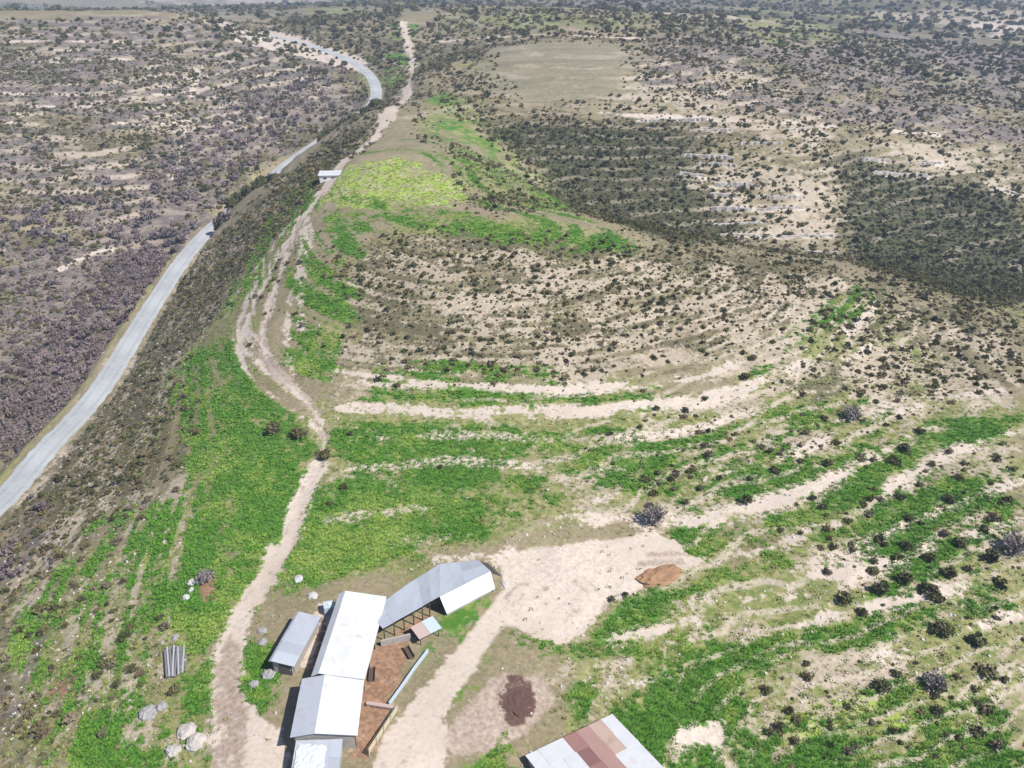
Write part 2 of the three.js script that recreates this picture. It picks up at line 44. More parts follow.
  pale: [[1,3.6,[-33.6,-66.0,-35.1,-69.4,-36.7,-73.0,-37.9,-75.4,-39.1,-77.9,-39.9,-81.3,-40.8,-84.9,-40.6,-88.9,-40.5,-93.2,-39.6,-95.8,-38.8,-98.5,-38.0,-102.4,-37.1,-106.5,-37.4,-111.5,-37.6,-116.8,-37.1,-121.4,-36.5,-126.2]],[0.95,2.2,[-36.5,-126.2,-36.6,-131.0,-36.7,-135.9,-38.4,-140.3,-40.2,-144.8,-43.5,-149.0,-47.0,-153.5,-50.8,-158.6,-54.8,-164.3,-56.8,-169.7,-59.0,-175.5,-59.6,-183.4,-60.5,-192.5,-60.6,-202.0,-60.8,-212.4,-61.4,-222.8,-62.5,-235.4,-61.0,-244.6,-59.4,-254.3]],[1,5,[-59.4,-254.3,-58.8,-270.6,-58.8,-291.9,-59.0,-323.7,-57.8,-354.8,-57.9,-378.7,-57.7,-403.7,-55.6,-460.3,-57.1,-488.5,-63.7,-564.1,-74.8,-634.8,-87.3,-712.0]],[0.95,1.5,[-38.5,-138.5,-41.4,-141.9,-44.4,-145.4,-48.0,-149.3,-51.8,-153.4,-54.9,-157.0,-58.2,-161.0,-61.4,-166.6,-64.8,-172.8,-66.2,-179.2,-67.9,-186.5,-67.7,-194.7,-67.5,-203.5,-66.0,-212.3,-64.6,-222.3]],[0.85,1.3,[-38.1,-140.6,-40.5,-145.0,-43.0,-149.6,-45.7,-154.5,-48.5,-159.6,-50.4,-165.8,-52.4,-172.5,-53.3,-179.1,-54.4,-186.5,-54.9,-195.0,-55.6,-204.5,-57.1,-214.7,-59.1,-227.4]],[0.8,1.2,[-48.6,-172.7,-50.0,-178.6,-51.5,-185.0,-52.3,-190.5,-53.1,-196.6,-53.6,-202.9,-54.2,-209.7,-56.1,-223.1,-61.9,-239.8]],[0.8,1.3,[-67.7,-183.0,-68.5,-190.1,-69.5,-198.1,-69.2,-205.7,-68.8,-213.8,-68.4,-222.6,-68.3,-233.1]],[1,1.8,[-60.4,-164.7,-62.5,-170.4,-64.8,-176.4,-64.9,-184.5,-65.3,-194.1,-64.6,-201.8,-63.9,-209.9,-63.2,-218.8,-62.9,-229.2,-62.8,-240.8]],[0.9,1.6,[-47.0,-153.5,-50.4,-156.9,-54.0,-160.6,-56.9,-165.1,-60.1,-170.1,-63.7,-180.2]],[0.8,1.4,[-74.6,-202.6,-72.4,-210.4,-70.2,-218.8,-69.2,-226.8,-68.4,-236.1,-65.4,-239.2,-62.5,-242.8]],[0.8,1.2,[-51.5,-185.0,-52.7,-191.8,-54.0,-199.5,-57.9,-212.6]],[0.8,1.4,[-40.2,-106.6,-39.9,-103.1,-39.7,-99.7]],[0.75,2.2,[-63.2,-464.2,-53.8,-411.0,-53.8,-380.2]],[1,0,[-41.0,-78.1,-42.2,-86.8,-41.1,-92.0,-38.6,-86.5,-37.0,-77.7,-32.8,-73.5,-28.9,-70.3,-26.4,-62.8,-31.3,-63.0,-36.3,-63.4,-38.5,-70.2]],[1,0,[-2.3,-102.9,3.0,-106.3,8.9,-107.6,14.9,-109.1,23.6,-111.0,31.9,-107.6,30.8,-103.5,26.0,-102.3,20.1,-97.2,15.4,-94.5,9.2,-87.2,4.1,-86.3,-1.8,-89.1,-4.6,-86.1,-7.2,-81.4,-9.7,-77.1,-12.3,-73.0,-14.8,-69.3,-16.4,-62.6,-12.5,-62.7,-8.6,-62.8,-7.9,-69.5,-9.6,-75.5,-11.7,-70.2,-13.7,-65.5,-18.0,-65.5,-15.3,-70.9,-12.4,-77.0,-9.7,-81.3,-6.8,-86.0,-1.8,-94.1]],[1,5.0,[1.3,-97.4,-1.1,-93.1,-3.2,-89.0,-4.9,-85.9,-6.4,-83.0,-7.9,-80.2,-9.3,-77.4,-10.6,-74.8,-11.9,-72.3,-13.0,-69.9,-14.0,-67.6,-15.0,-65.5]],[0.66,4.4,[-1.9,-102.9,0.5,-105.3,3.0,-107.7,5.6,-110.2,8.3,-112.8,11.7,-113.0,15.2,-113.1,18.7,-113.4,22.2,-113.6,25.7,-113.7,29.3,-113.8,32.8,-113.9,36.6,-115.5,40.6,-117.2,44.6,-118.8,48.6,-120.5,53.7,-123.1,58.9,-125.7,64.2,-128.5,68.9,-131.5,73.7,-134.7,78.6,-137.9,83.2,-141.5,87.9,-145.2]],[0.7,3.2,[-38.2,-156.8,-33.2,-155.0,-28.4,-153.5,-23.6,-152.2,-18.7,-151.5,-13.7,-150.8,-8.8,-150.2,-4.1,-149.9,0.6,-149.7,5.3,-149.5,10.0,-149.5,14.8,-150.2,19.6,-151.0,24.4,-151.9,29.4,-153.0,34.0,-155.2,38.7,-157.4,43.5,-159.7,48.5,-162.1]],[0.75,4.2,[-34.3,-145.4,-29.8,-144.9,-25.4,-144.4,-21.0,-144.0,-16.7,-143.6,-12.1,-143.4,-7.5,-143.2,-2.9,-143.1,1.6,-143.1,5.7,-143.3,9.8,-143.5,13.8,-143.8,17.9,-144.1,22.1,-144.9,26.4,-145.9,30.6,-146.9,35.0,-148.0,39.4,-149.1,44.2,-151.8,49.1,-154.5,54.1,-157.4]],[0.7,3.0,[62.0,-162.0,67.4,-167.5,73.3,-173.8,79.8,-181.0,87.0,-189.3,94.6,-197.8,103.0,-207.6]],[0.66,2.6,[31.0,-104.8,34.6,-105.9,38.2,-106.9,41.8,-107.9,45.5,-109.0,50.1,-111.2,54.9,-113.5,59.9,-115.9,64.1,-119.4,68.6,-123.2,73.3,-127.1,78.8,-131.0,84.4,-135.0,90.3,-139.0,95.7,-141.3,101.3,-143.7,107.2,-146.3]],[0.7,2.6,[12.9,-87.3,16.0,-88.3,19.1,-89.3,22.3,-90.4,25.6,-92.0,28.9,-93.6,32.4,-95.2,35.9,-96.8,39.4,-98.3,43.0,-99.8,46.7,-101.3,50.3,-102.5,54.0,-103.7,57.8,-105.0,61.7,-106.4]],[0.9,1.6,[38.4,-90.9,42.2,-92.2,46.0,-93.6,49.6,-95.2,53.3,-96.8,56.1,-97.8,58.8,-98.7]],[0.9,1.6,[56.4,-96.3,60.4,-97.5,64.6,-98.8,67.5,-99.8,70.4,-100.9]],[0.7,1.2,[-25.1,-96.0,-22.7,-97.3,-20.3,-98.7,-17.8,-100.1,-14.8,-101.4,-11.7,-102.8,-8.5,-103.4,-5.2,-104.1]],[0.8,0,[20.9,-74.1,24.2,-75.3,26.7,-77.1,29.5,-76.8,28.8,-72.4,26.0,-71.7,24.7,-72.5,22.5,-70.8]],[0.8,0,[-32.4,-84.3,-30.9,-88.9,-29.3,-93.9,-25.6,-94.7,-26.7,-87.5,-27.8,-80.9,-29.6,-80.3]],[0.85,3,[-203.0,-589.7,-193.0,-544.9,-184.3,-506.0,-177.8,-477.9,-173.1,-455.7,-166.7,-429.9,-159.4,-402.7,-152.6,-374.3,-148.3,-353.0]],[0.75,3,[-164.5,-282.2,-162.1,-288.9,-159.5,-295.8,-155.0,-303.1]],[0.8,4,[41.8,-404.4,51.0,-402.2,60.2,-400.3,69.4,-398.8,78.6,-397.7,87.8,-396.6,97.7,-395.6,107.7,-394.7,117.8,-394.6,128.5,-396.4,140.4,-400.9,152.9,-406.6,165.2,-410.5,177.3,-413.3,189.5,-416.0,202.0,-418.8,214.4,-421.3]],[0.8,6,[-50.2,-618.3,-35.7,-608.8,-21.6,-599.4,-8.0,-590.6,5.2,-583.6,18.2,-579.4,30.7,-568.6,42.9,-561.2,55.1,-557.0,67.5,-555.0,80.0,-555.1]],[0.85,0,[532.6,-1040.4,611.2,-1069.3,515.0,-893.1,483.9,-909.9]],[0.85,0,[-226.6,-684.2,-218.5,-687.7,-210.8,-692.7,-203.7,-699.5,-195.3,-702.5,-185.3,-699.5,-173.4,-688.8,-161.3,-676.2,-148.5,-660.2,-136.9,-647.4,-125.4,-634.1,-113.6,-617.3,-100.4,-586.3,-88.5,-558.8,-95.3,-552.6,-104.0,-564.1,-112.9,-575.4,-122.1,-587.2,-132.2,-596.1,-142.4,-604.2,-152.5,-611.0,-162.3,-616.6,-171.8,-621.3,-180.9,-624.9,-189.8,-627.2,-198.3,-628.3,-212.6,-657.3]],[0.7,10,[-98.7,-588.4,-114.4,-611.3,-130.7,-633.4,-147.8,-647.5,-166.1,-663.5,-182.8,-680.5,-197.6,-689.0,-207.5,-680.4,-217.6,-671.8,-227.9,-665.0]],[0.6,2.0,[21.2,-135.9,25.3,-137.1,29.4,-138.2,33.6,-139.5,37.9,-140.8,42.4,-142.9,47.0,-145.2,51.7,-147.5,56.6,-149.9,61.6,-154.3,66.8,-158.9,72.4,-164.0,78.4,-169.7,85.1,-177.2,92.7,-185.9,100.5,-194.6]],[0.6,2.0,[15.7,-118.4,19.4,-119.8,23.2,-121.1,27.1,-122.4,31.0,-123.8,34.9,-125.2,39.6,-127.2,44.3,-129.4,49.2,-131.5,54.2,-133.8,58.6,-136.8,63.1,-139.9,67.7,-143.2,72.6,-146.6,78.5,-151.2,84.9,-156.2,91.6,-161.6]],[0.6,2.0,[27.9,-96.3,31.3,-97.7,34.7,-99.0,38.3,-100.3,41.8,-101.6,45.5,-102.9,49.8,-104.8,54.2,-106.8,58.8,-109.0,63.5,-111.2,68.0,-113.9,72.8,-116.7,77.7,-119.7,82.8,-122.7,87.8,-124.8,92.9,-127.0,98.1,-129.1]],[0.6,2.0,[35.4,-94.6,38.8,-95.7,42.2,-96.9,45.7,-98.1,49.3,-99.3,52.9,-100.5,57.4,-102.9,62.1,-105.4,67.0,-107.9,72.0,-110.6,76.9,-112.4,82.0,-114.2,87.1,-116.1,92.3,-118.0]],[0.6,2.0,[67.0,-98.6,70.3,-99.9,73.6,-101.1,76.9,-102.4,81.3,-103.7,85.7,-105.0]],[0.6,2.0,[54.8,-87.4,58.4,-88.8,62.1,-90.3,65.8,-91.9,69.7,-93.5,73.7,-94.9,77.9,-96.4,82.1,-97.9]],[0.6,2.0,[64.8,-82.0,68.7,-83.8,72.8,-85.6,77.0,-87.4]],[0.6,2.0,[71.4,-143.1,76.1,-146.1,81.0,-149.1,86.0,-152.3,91.3,-155.6,97.4,-157.6,103.8,-159.8,110.4,-162.2,117.3,-164.9]],[0.6,2.0,[-30.2,-126.6,-26.5,-127.0,-22.9,-127.5,-19.2,-127.9,-15.4,-128.4,-11.7,-128.8,-7.5,-128.3,-3.4,-127.8,0.7,-127.4,4.9,-127.0,9.0,-126.6,12.7,-127.2,16.5,-127.9,20.4,-128.5]],[0.6,2.0,[-31.3,-112.6,-28.0,-113.2,-24.6,-113.9,-21.2,-114.5,-17.8,-115.2,-14.4,-115.8,-10.9,-116.0,-7.4,-116.1,-3.9,-116.3,-0.4,-116.5,3.2,-116.7]],[0.6,2.0,[-27.8,-102.7,-24.8,-103.9,-21.7,-105.1,-18.5,-106.4,-15.4,-107.6,-12.1,-108.1,-8.7,-108.6,-5.4,-109.1,-2.0,-109.6]],[0.6,2.0,[-31.7,-135.6,-27.8,-135.7,-23.9,-135.9,-20.0,-136.1,-16.1,-136.3,-12.2,-136.4,-7.7,-136.1,-3.3,-135.8,1.1,-135.5,5.5,-135.3]],[0.6,2.0,[15.7,-86.2,18.8,-87.0,21.9,-87.7,25.0,-88.5,28.1,-89.2,31.3,-89.7,34.4,-90.1,37.5,-90.5]],[0.6,2.0,[16.5,-80.6,19.9,-81.7,23.3,-82.7,26.8,-83.8,30.3,-84.8,33.4,-85.6,36.5,-86.3,39.7,-87.0,42.8,-87.6]],[0,4.6,[30.8,-108.2,34.8,-109.4,38.7,-110.6,42.8,-111.7,46.3,-113.6,50.0,-115.6,53.7,-117.6,57.5,-119.6,62.1,-123.1,66.8,-126.7,71.8,-130.5,76.0,-133.9,80.5,-137.4,85.0,-141.0,90.9,-143.8,97.0,-146.7,103.0,-148.3,109.2,-150.1]],[0,4.5,[14.1,-84.3,17.4,-85.0,20.7,-85.7,24.1,-86.4,27.5,-87.1,30.9,-87.8,34.0,-88.4,37.2,-89.0,40.3,-89.5,43.5,-90.1,46.7,-90.5,49.9,-91.0,53.2,-91.5,56.5,-92.1,60.5,-93.7,64.6,-95.5,68.9,-97.3]],[0.62,3.4,[74.3,-364.8,82.0,-364.8,89.7,-364.7,97.4,-364.6]],[0.62,3.4,[71.0,-352.7,77.0,-352.7,83.1,-352.8]],[0.62,3.4,[82.2,-341.6,88.8,-342.2,95.4,-342.8]],[0.62,3.4,[107.6,-341.6,115.3,-343.1,123.2,-344.9]],[0.62,3.4,[82.4,-333.5,91.2,-334.3,100.0,-335.3]],[0.62,3.4,[101.5,-335.2,112.1,-336.7,123.0,-338.8]],[0.62,3.4,[80.7,-323.7,88.0,-324.7,95.4,-325.7,102.9,-327.0]],[0.62,3.4,[81.8,-313.9,89.5,-315.0,97.3,-316.0,105.2,-317.3]],[0.62,3.4,[106.6,-316.9,114.6,-318.3,122.7,-319.7,130.9,-321.3]],[0.62,3.4,[112.1,-300.3,119.6,-303.0,127.2,-305.5]],[0.62,3.4,[80.7,-385.1,90.9,-384.8,101.1,-384.3]],[0.62,3.4,[126.2,-388.4,135.5,-392.7,145.5,-398.7]],[0.62,3.4,[59.6,-394.9,70.0,-394.8,80.6,-395.1,91.1,-395.4]],[0.62,3.4,[160.8,-381.9,169.3,-385.4,177.6,-388.0]],[0.62,3.4,[164.2,-374.7,174.6,-378.6,184.5,-381.1,194.1,-382.8]],[0.62,3.4,[191.5,-390.9,204.6,-394.0]],[0.62,3.4,[228.0,-377.5,235.6,-374.5]],[0.62,3.4,[80.1,-359.9,89.1,-359.8,98.2,-359.7]],[0.62,3.4,[86.3,-347.3,94.5,-348.3,102.7,-349.2]],[0.62,3.4,[100.8,-373.9,111.1,-374.8,121.6,-376.4]],[0.5,2.6,[-330.4,-595.9,-320.9,-595.6,-311.2,-594.9]],[0.5,2.6,[-296.3,-594.5,-286.5,-593.5,-277.0,-592.9]],[0.5,2.6,[-263.1,-594.7,-254.5,-596.2,-246.2,-598.8]],[0.5,2.6,[-253.6,-603.1,-245.5,-606.2,-237.7,-610.6]],[0.5,2.6,[-326.7,-578.4,-317.8,-578.7,-308.5,-578.3]],[0.5,2.6,[-293.9,-577.8,-284.2,-576.6,-274.7,-575.7]],[0.5,2.6,[-260.9,-576.8,-252.3,-577.8,-244.0,-579.7]],[0.5,2.6,[-232.0,-585.8,-224.4,-590.0,-217.0,-595.3]],[0.5,2.6,[-322.9,-561.3,-314.5,-561.9,-305.2,-561.3]],[0.5,2.6,[-290.5,-560.0,-280.8,-558.2,-271.4,-556.9]],[0.5,2.6,[-257.7,-557.5,-249.2,-558.0,-240.9,-559.2]],[0.5,2.6,[-229.0,-564.4,-221.4,-567.8,-214.0,-571.9]],[0.5,2.6,[-293.8,-532.6,-284.4,-530.9,-275.1,-529.1]],[0.5,2.6,[-285.1,-538.7,-275.6,-536.9,-266.4,-535.4]],[0.5,2.6,[-253.1,-535.8,-244.7,-535.9,-236.6,-536.9]],[0.5,2.6,[-225.1,-541.7,-217.7,-544.7,-210.5,-548.3]],[0.5,2.6,[-286.8,-510.1,-277.8,-508.7,-268.9,-507.1]],[0.5,2.6,[-255.8,-506.4,-247.3,-505.5,-239.1,-505.3]],[0.5,2.6,[-247.6,-513.1,-239.5,-513.1,-231.7,-514.0]],[0.5,2.6,[-220.7,-518.6,-213.6,-521.5,-206.7,-525.1]],[0.5,2.6,[-281.1,-490.8,-272.7,-489.7,-264.2,-488.5]],[0.5,2.6,[-251.5,-487.8,-243.2,-486.9,-235.1,-486.4]],[0.5,2.6,[-223.9,-488.8,-217.0,-490.8,-210.2,-493.5]],[0.5,2.6,[-200.2,-499.8,-193.7,-503.6,-187.1,-507.7]],[0.5,2.6,[-277.2,-475.0,-269.2,-474.4,-261.2,-473.6]],[0.5,2.6,[-248.9,-473.3,-241.0,-472.6,-233.2,-472.4]],[0.5,2.6,[-222.0,-474.2,-215.1,-475.7,-208.4,-477.8]],[0.5,2.6,[-198.3,-482.9,-191.7,-486.1,-185.2,-489.6]],[0.5,2.6,[-274.4,-461.6,-266.8,-461.4,-259.2,-461.1]],[0.5,2.6,[-247.5,-461.3,-239.8,-460.9,-232.3,-460.8]],[0.5,2.6,[-221.2,-462.1,-214.2,-463.1,-207.3,-464.6]],[0.5,2.6,[-197.2,-468.7,-190.6,-471.3,-184.1,-474.1]],[0.5,2.6,[-254.9,-446.9,-247.5,-446.8,-240.1,-446.5]],[0.5,2.6,[-228.8,-446.8,-221.5,-446.9,-214.4,-447.3]],[0.5,2.6,[-220.5,-450.9,-213.5,-451.5,-206.6,-452.6]],[0.5,2.6,[-196.4,-456.0,-189.9,-458.2,-183.5,-460.7]],[0.5,2.6,[-253.7,-436.6,-246.6,-436.5,-239.2,-436.1]],[0.5,2.6,[-227.9,-436.1,-220.7,-435.9,-213.6,-436.0]],[0.5,2.6,[-203.2,-437.9,-196.7,-439.3,-190.3,-441.2]],[0.5,2.6,[-195.8,-443.9,-189.4,-445.9,-183.0,-448.2]],[0.5,2.6,[-252.3,-426.1,-245.3,-426.0,-237.9,-425.4]],[0.5,2.6,[-226.7,-425.0,-219.4,-424.5,-212.4,-424.4]],[0.5,2.6,[-202.1,-426.0,-195.7,-427.2,-189.4,-429.0]],[0.5,2.6,[-180.1,-433.4,-174.1,-436.3,-168.1,-439.3]],[0.5,2.6,[-250.3,-414.9,-243.3,-414.6,-236.1,-413.9]],[0.5,2.6,[-225.0,-413.5,-217.8,-412.8,-210.8,-412.5]],[0.5,2.6,[-200.7,-413.7,-194.3,-414.8,-188.2,-416.5]],[0.5,2.6,[-179.3,-421.0,-173.5,-423.9,-167.8,-427.1]]],
  tan: [[0.5,3,[30.3,-100.9,34.2,-102.0,38.1,-103.0,42.1,-104.1,46.1,-105.1,49.5,-106.8,53.0,-108.5,56.6,-110.3,60.3,-112.1,65.0,-115.3,69.9,-118.7,75.1,-122.2]],[0.6,0,[37.0,-81.9,42.4,-86.0,47.2,-87.0,52.0,-88.0,57.5,-88.4,63.0,-88.8,69.2,-90.5,75.5,-92.2,70.7,-88.6,62.2,-86.7,54.0,-85.0,47.2,-82.4,40.8,-79.9]],[0.66,0,[-40.7,-158.4,-37.0,-163.3,-24.2,-157.3,-24.6,-151.6,-31.0,-151.6,-37.4,-151.8]],[0.7,0,[-40.1,-149.1,-35.0,-150.3,-27.3,-147.4,-27.9,-143.9,-36.9,-142.6]],[0.62,0,[25.0,-134.7,31.0,-135.8,37.2,-137.0,39.9,-131.2,33.6,-127.9,27.4,-124.7,19.9,-124.2]],[0.6,0,[79.7,-154.3,90.7,-159.5,102.5,-165.2,110.5,-166.2,118.8,-167.5,113.3,-157.7,99.7,-151.5,87.2,-146.2,76.3,-145.3]],[0.66,0,[-78.2,-128.6,-71.5,-133.0,-62.7,-132.1,-60.1,-122.1,-68.0,-119.6]],[0.6,0,[-76.9,-105.6,-71.9,-110.8,-60.3,-101.0,-62.7,-94.5,-70.7,-97.0]],[0.7,0,[-45.2,-71.7,-40.4,-73.4,-37.6,-67.4,-42.9,-67.2]],[0.7,0,[3.8,-76.4,6.7,-81.7,9.7,-83.7,10.1,-78.7,6.3,-73.6]],[0.42,0,[-38.2,-156.8,-39.9,-174.8,-42.4,-198.0,-33.1,-201.0,-23.9,-206.1,-11.6,-201.5,0.3,-198.8,12.1,-197.5,24.1,-199.3,36.6,-202.0,49.6,-205.8,62.8,-209.5,76.5,-213.5,90.7,-217.1,78.3,-192.2,61.2,-176.8,46.9,-165.7,37.0,-160.8,27.6,-156.2,18.6,-152.1,8.0,-152.0,-2.5,-152.3,-13.1,-153.2,-25.5,-154.6]],[0.5,0,[-37.2,-157.2,-36.8,-169.5,-25.1,-166.7,-13.8,-165.1,-2.7,-164.2,8.4,-163.8,19.6,-164.3,29.7,-167.8,40.3,-171.6,51.3,-175.7,46.6,-163.9,36.9,-159.8,27.6,-155.9,18.6,-152.4,8.0,-152.2,-2.5,-152.4,-13.1,-153.2,-25.0,-154.8]],[0.44,0,[-244.6,-400.5,-233.2,-406.8,-221.4,-413.0,-201.5,-406.4,-183.9,-403.6,-155.3,-361.4,-147.1,-324.1,-159.5,-315.4,-187.0,-333.9,-200.8,-336.7,-214.6,-339.3]],[0.42,0,[-232.2,-533.3,-221.0,-561.1,-209.4,-593.6,-178.2,-599.3,-144.0,-596.1,-110.9,-525.6,-117.7,-471.0,-138.8,-446.9,-156.8,-421.4,-174.9,-432.5,-194.5,-446.0]],[0.26,0,[-358.4,-627.8,-314.8,-624.4,-271.7,-621.6,-239.1,-645.7,-191.6,-500.7,-164.6,-415.7,-187.9,-401.9,-215.1,-399.0,-244.6,-400.5,-285.4,-483.7]],[0.6,0,[82.8,-394.6,105.2,-397.7,129.7,-406.8,158.9,-425.7,144.7,-376.4,137.6,-347.3,129.5,-316.7,113.1,-312.9,97.1,-309.2,87.6,-319.9,76.9,-328.1,79.1,-356.9]],[0.5,0,[70.1,-480.2,96.4,-504.6,126.3,-535.5,138.6,-486.8,150.5,-449.6,152.9,-406.6,128.5,-396.4,107.7,-394.7,87.8,-396.6,64.9,-400.5,41.9,-406.4,54.1,-433.7]],[0.45,0,[156.9,-403.6,181.9,-409.1,207.2,-413.7,232.0,-416.3,256.2,-417.1,234.7,-371.1,218.0,-377.5,200.2,-382.7,181.3,-386.1,169.0,-394.1]],[0.6,0,[39.6,-162.8,49.7,-171.6,60.9,-181.9,74.0,-195.5,90.9,-213.7,98.4,-210.6,105.8,-207.5,84.6,-180.2,70.1,-166.0,58.0,-155.1,49.0,-159.1]],[0.55,0,[70.7,-168.1,85.2,-174.6,100.9,-181.9,117.6,-189.5,137.6,-200.6,118.8,-167.5,104.9,-159.6,92.7,-153.2,81.4,-147.4,76.5,-157.6]],[0.35,0,[-32.4,-94.0,-33.4,-104.0,-34.5,-115.3,-35.7,-128.3,-36.8,-142.0,-26.2,-141.4,-15.8,-141.2,-5.4,-141.0,5.0,-141.1,15.4,-141.6,25.9,-142.2,36.3,-150.7,47.6,-159.9,60.1,-170.5,74.8,-184.4,92.6,-202.5,106.7,-200.0,120.1,-196.5,132.9,-192.4,114.3,-159.5,102.6,-137.7,93.9,-121.0,86.8,-107.2,81.1,-95.8,76.4,-86.2,72.3,-77.7,68.5,-70.0,60.3,-69.5,52.2,-69.1,44.3,-68.6,36.4,-68.0,28.5,-67.1,20.7,-66.0,13.1,-64.8,5.9,-63.9,7.9,-70.9,10.3,-78.8,12.9,-87.6,18.7,-94.3,25.0,-101.5,31.9,-109.5,23.4,-109.4,14.9,-109.4,6.4,-109.6,-2.0,-110.1,-10.2,-105.8,-18.0,-101.6,-25.4,-97.7]],[0.48,0,[-97.1,-120.4,-92.1,-126.4,-86.4,-132.1,-80.0,-137.4,-65.9,-124.4,-54.9,-115.1,-50.2,-101.0,-46.4,-89.5,-43.2,-79.6,-40.3,-71.0,-37.8,-63.5,-44.3,-64.1,-51.0,-64.8,-58.0,-65.7,-65.4,-66.9,-71.4,-76.9,-78.3,-88.5,-86.4,-102.5]],[0.3,0,[-111.3,-144.3,-113.4,-162.4,-115.9,-183.8,-117.4,-207.2,-118.7,-234.6,-118.7,-264.3,-118.8,-300.8,-102.6,-307.8,-91.2,-332.8,-82.2,-379.0,-65.3,-270.7,-60.7,-227.7,-67.2,-209.1,-73.7,-194.4,-79.9,-181.5,-76.0,-160.8,-72.1,-141.9,-68.4,-125.4,-75.2,-120.0,-81.7,-114.7,-95.5,-128.7]],[0,4.6,[30.8,-108.2,34.8,-109.4,38.7,-110.6,42.8,-111.7,46.3,-113.6,50.0,-115.6,53.7,-117.6,57.5,-119.6,62.1,-123.1,66.8,-126.7,71.8,-130.5,76.0,-133.9,80.5,-137.4,85.0,-141.0,90.9,-143.8,97.0,-146.7,103.0,-148.3,109.2,-150.1]],[0.71,0,[370.0,-1821.0,583.0,-1759.0,534.0,-1524.0,329.0,-1571.0]],[0.69,0,[-684.0,-1516.0,-475.0,-1495.0,-485.0,-1309.0,-684.0,-1320.0]],[0.87,0,[797.0,-1743.0,982.0,-1720.0,972.0,-1518.0,797.0,-1529.0]],[0.66,0,[-1459.0,-2314.0,-1302.0,-2274.0,-1332.0,-2083.0,-1483.0,-2111.0]],[0.51,0,[-1076.0,-2357.0,-874.0,-2374.0,-835.0,-2141.0,-1024.0,-2114.0]],[0.61,0,[396.0,-928.0,601.0,-934.0,608.0,-780.0,415.0,-766.0]],[0.84,0,[-648.0,-2241.0,-422.0,-2235.0,-396.0,-1933.0,-609.0,-1924.0]],[0.79,0,[-851.0,-2186.0,-475.0,-2156.0,-499.0,-1981.0,-856.0,-2000.0]],[0.71,0,[56.0,-948.0,367.0,-973.0,365.0,-859.0,71.0,-830.0]],[0.76,0,[656.0,-1775.0,882.0,-1795.0,885.0,-1692.0,671.0,-1668.0]],[0.94,0,[691.0,-1406.0,908.0,-1394.0,908.0,-1183.0,703.0,-1184.0]],[0.62,0,[-738.0,-1210.0,-567.0,-1176.0,-590.0,-1000.0,-753.0,-1023.0]],[0.81,0,[-51.0,-1888.0,208.0,-1861.0,189.0,-1772.0,-57.0,-1794.0]],[0.92,0,[-29.0,-1559.0,102.0,-1522.0,73.0,-1377.0,-52.0,-1404.0]],[0.65,0,[829.0,-1708.0,1056.0,-1708.0,1066.0,-1501.0,851.0,-1491.0]],[0.61,0,[-359.0,-1658.0,-36.0,-1689.0,-21.0,-1495.0,-325.0,-1456.0]],[0.55,0,[-79.0,-985.0,184.0,-920.0,150.0,-820.0,-101.0,-876.0]],[0.91,0,[-750.0,-1236.0,-422.0,-1266.0,-424.0,-1155.0,-735.0,-1122.0]],[0.86,0,[446.0,-1202.0,701.0,-1187.0,703.0,-926.0,461.0,-927.0]]],
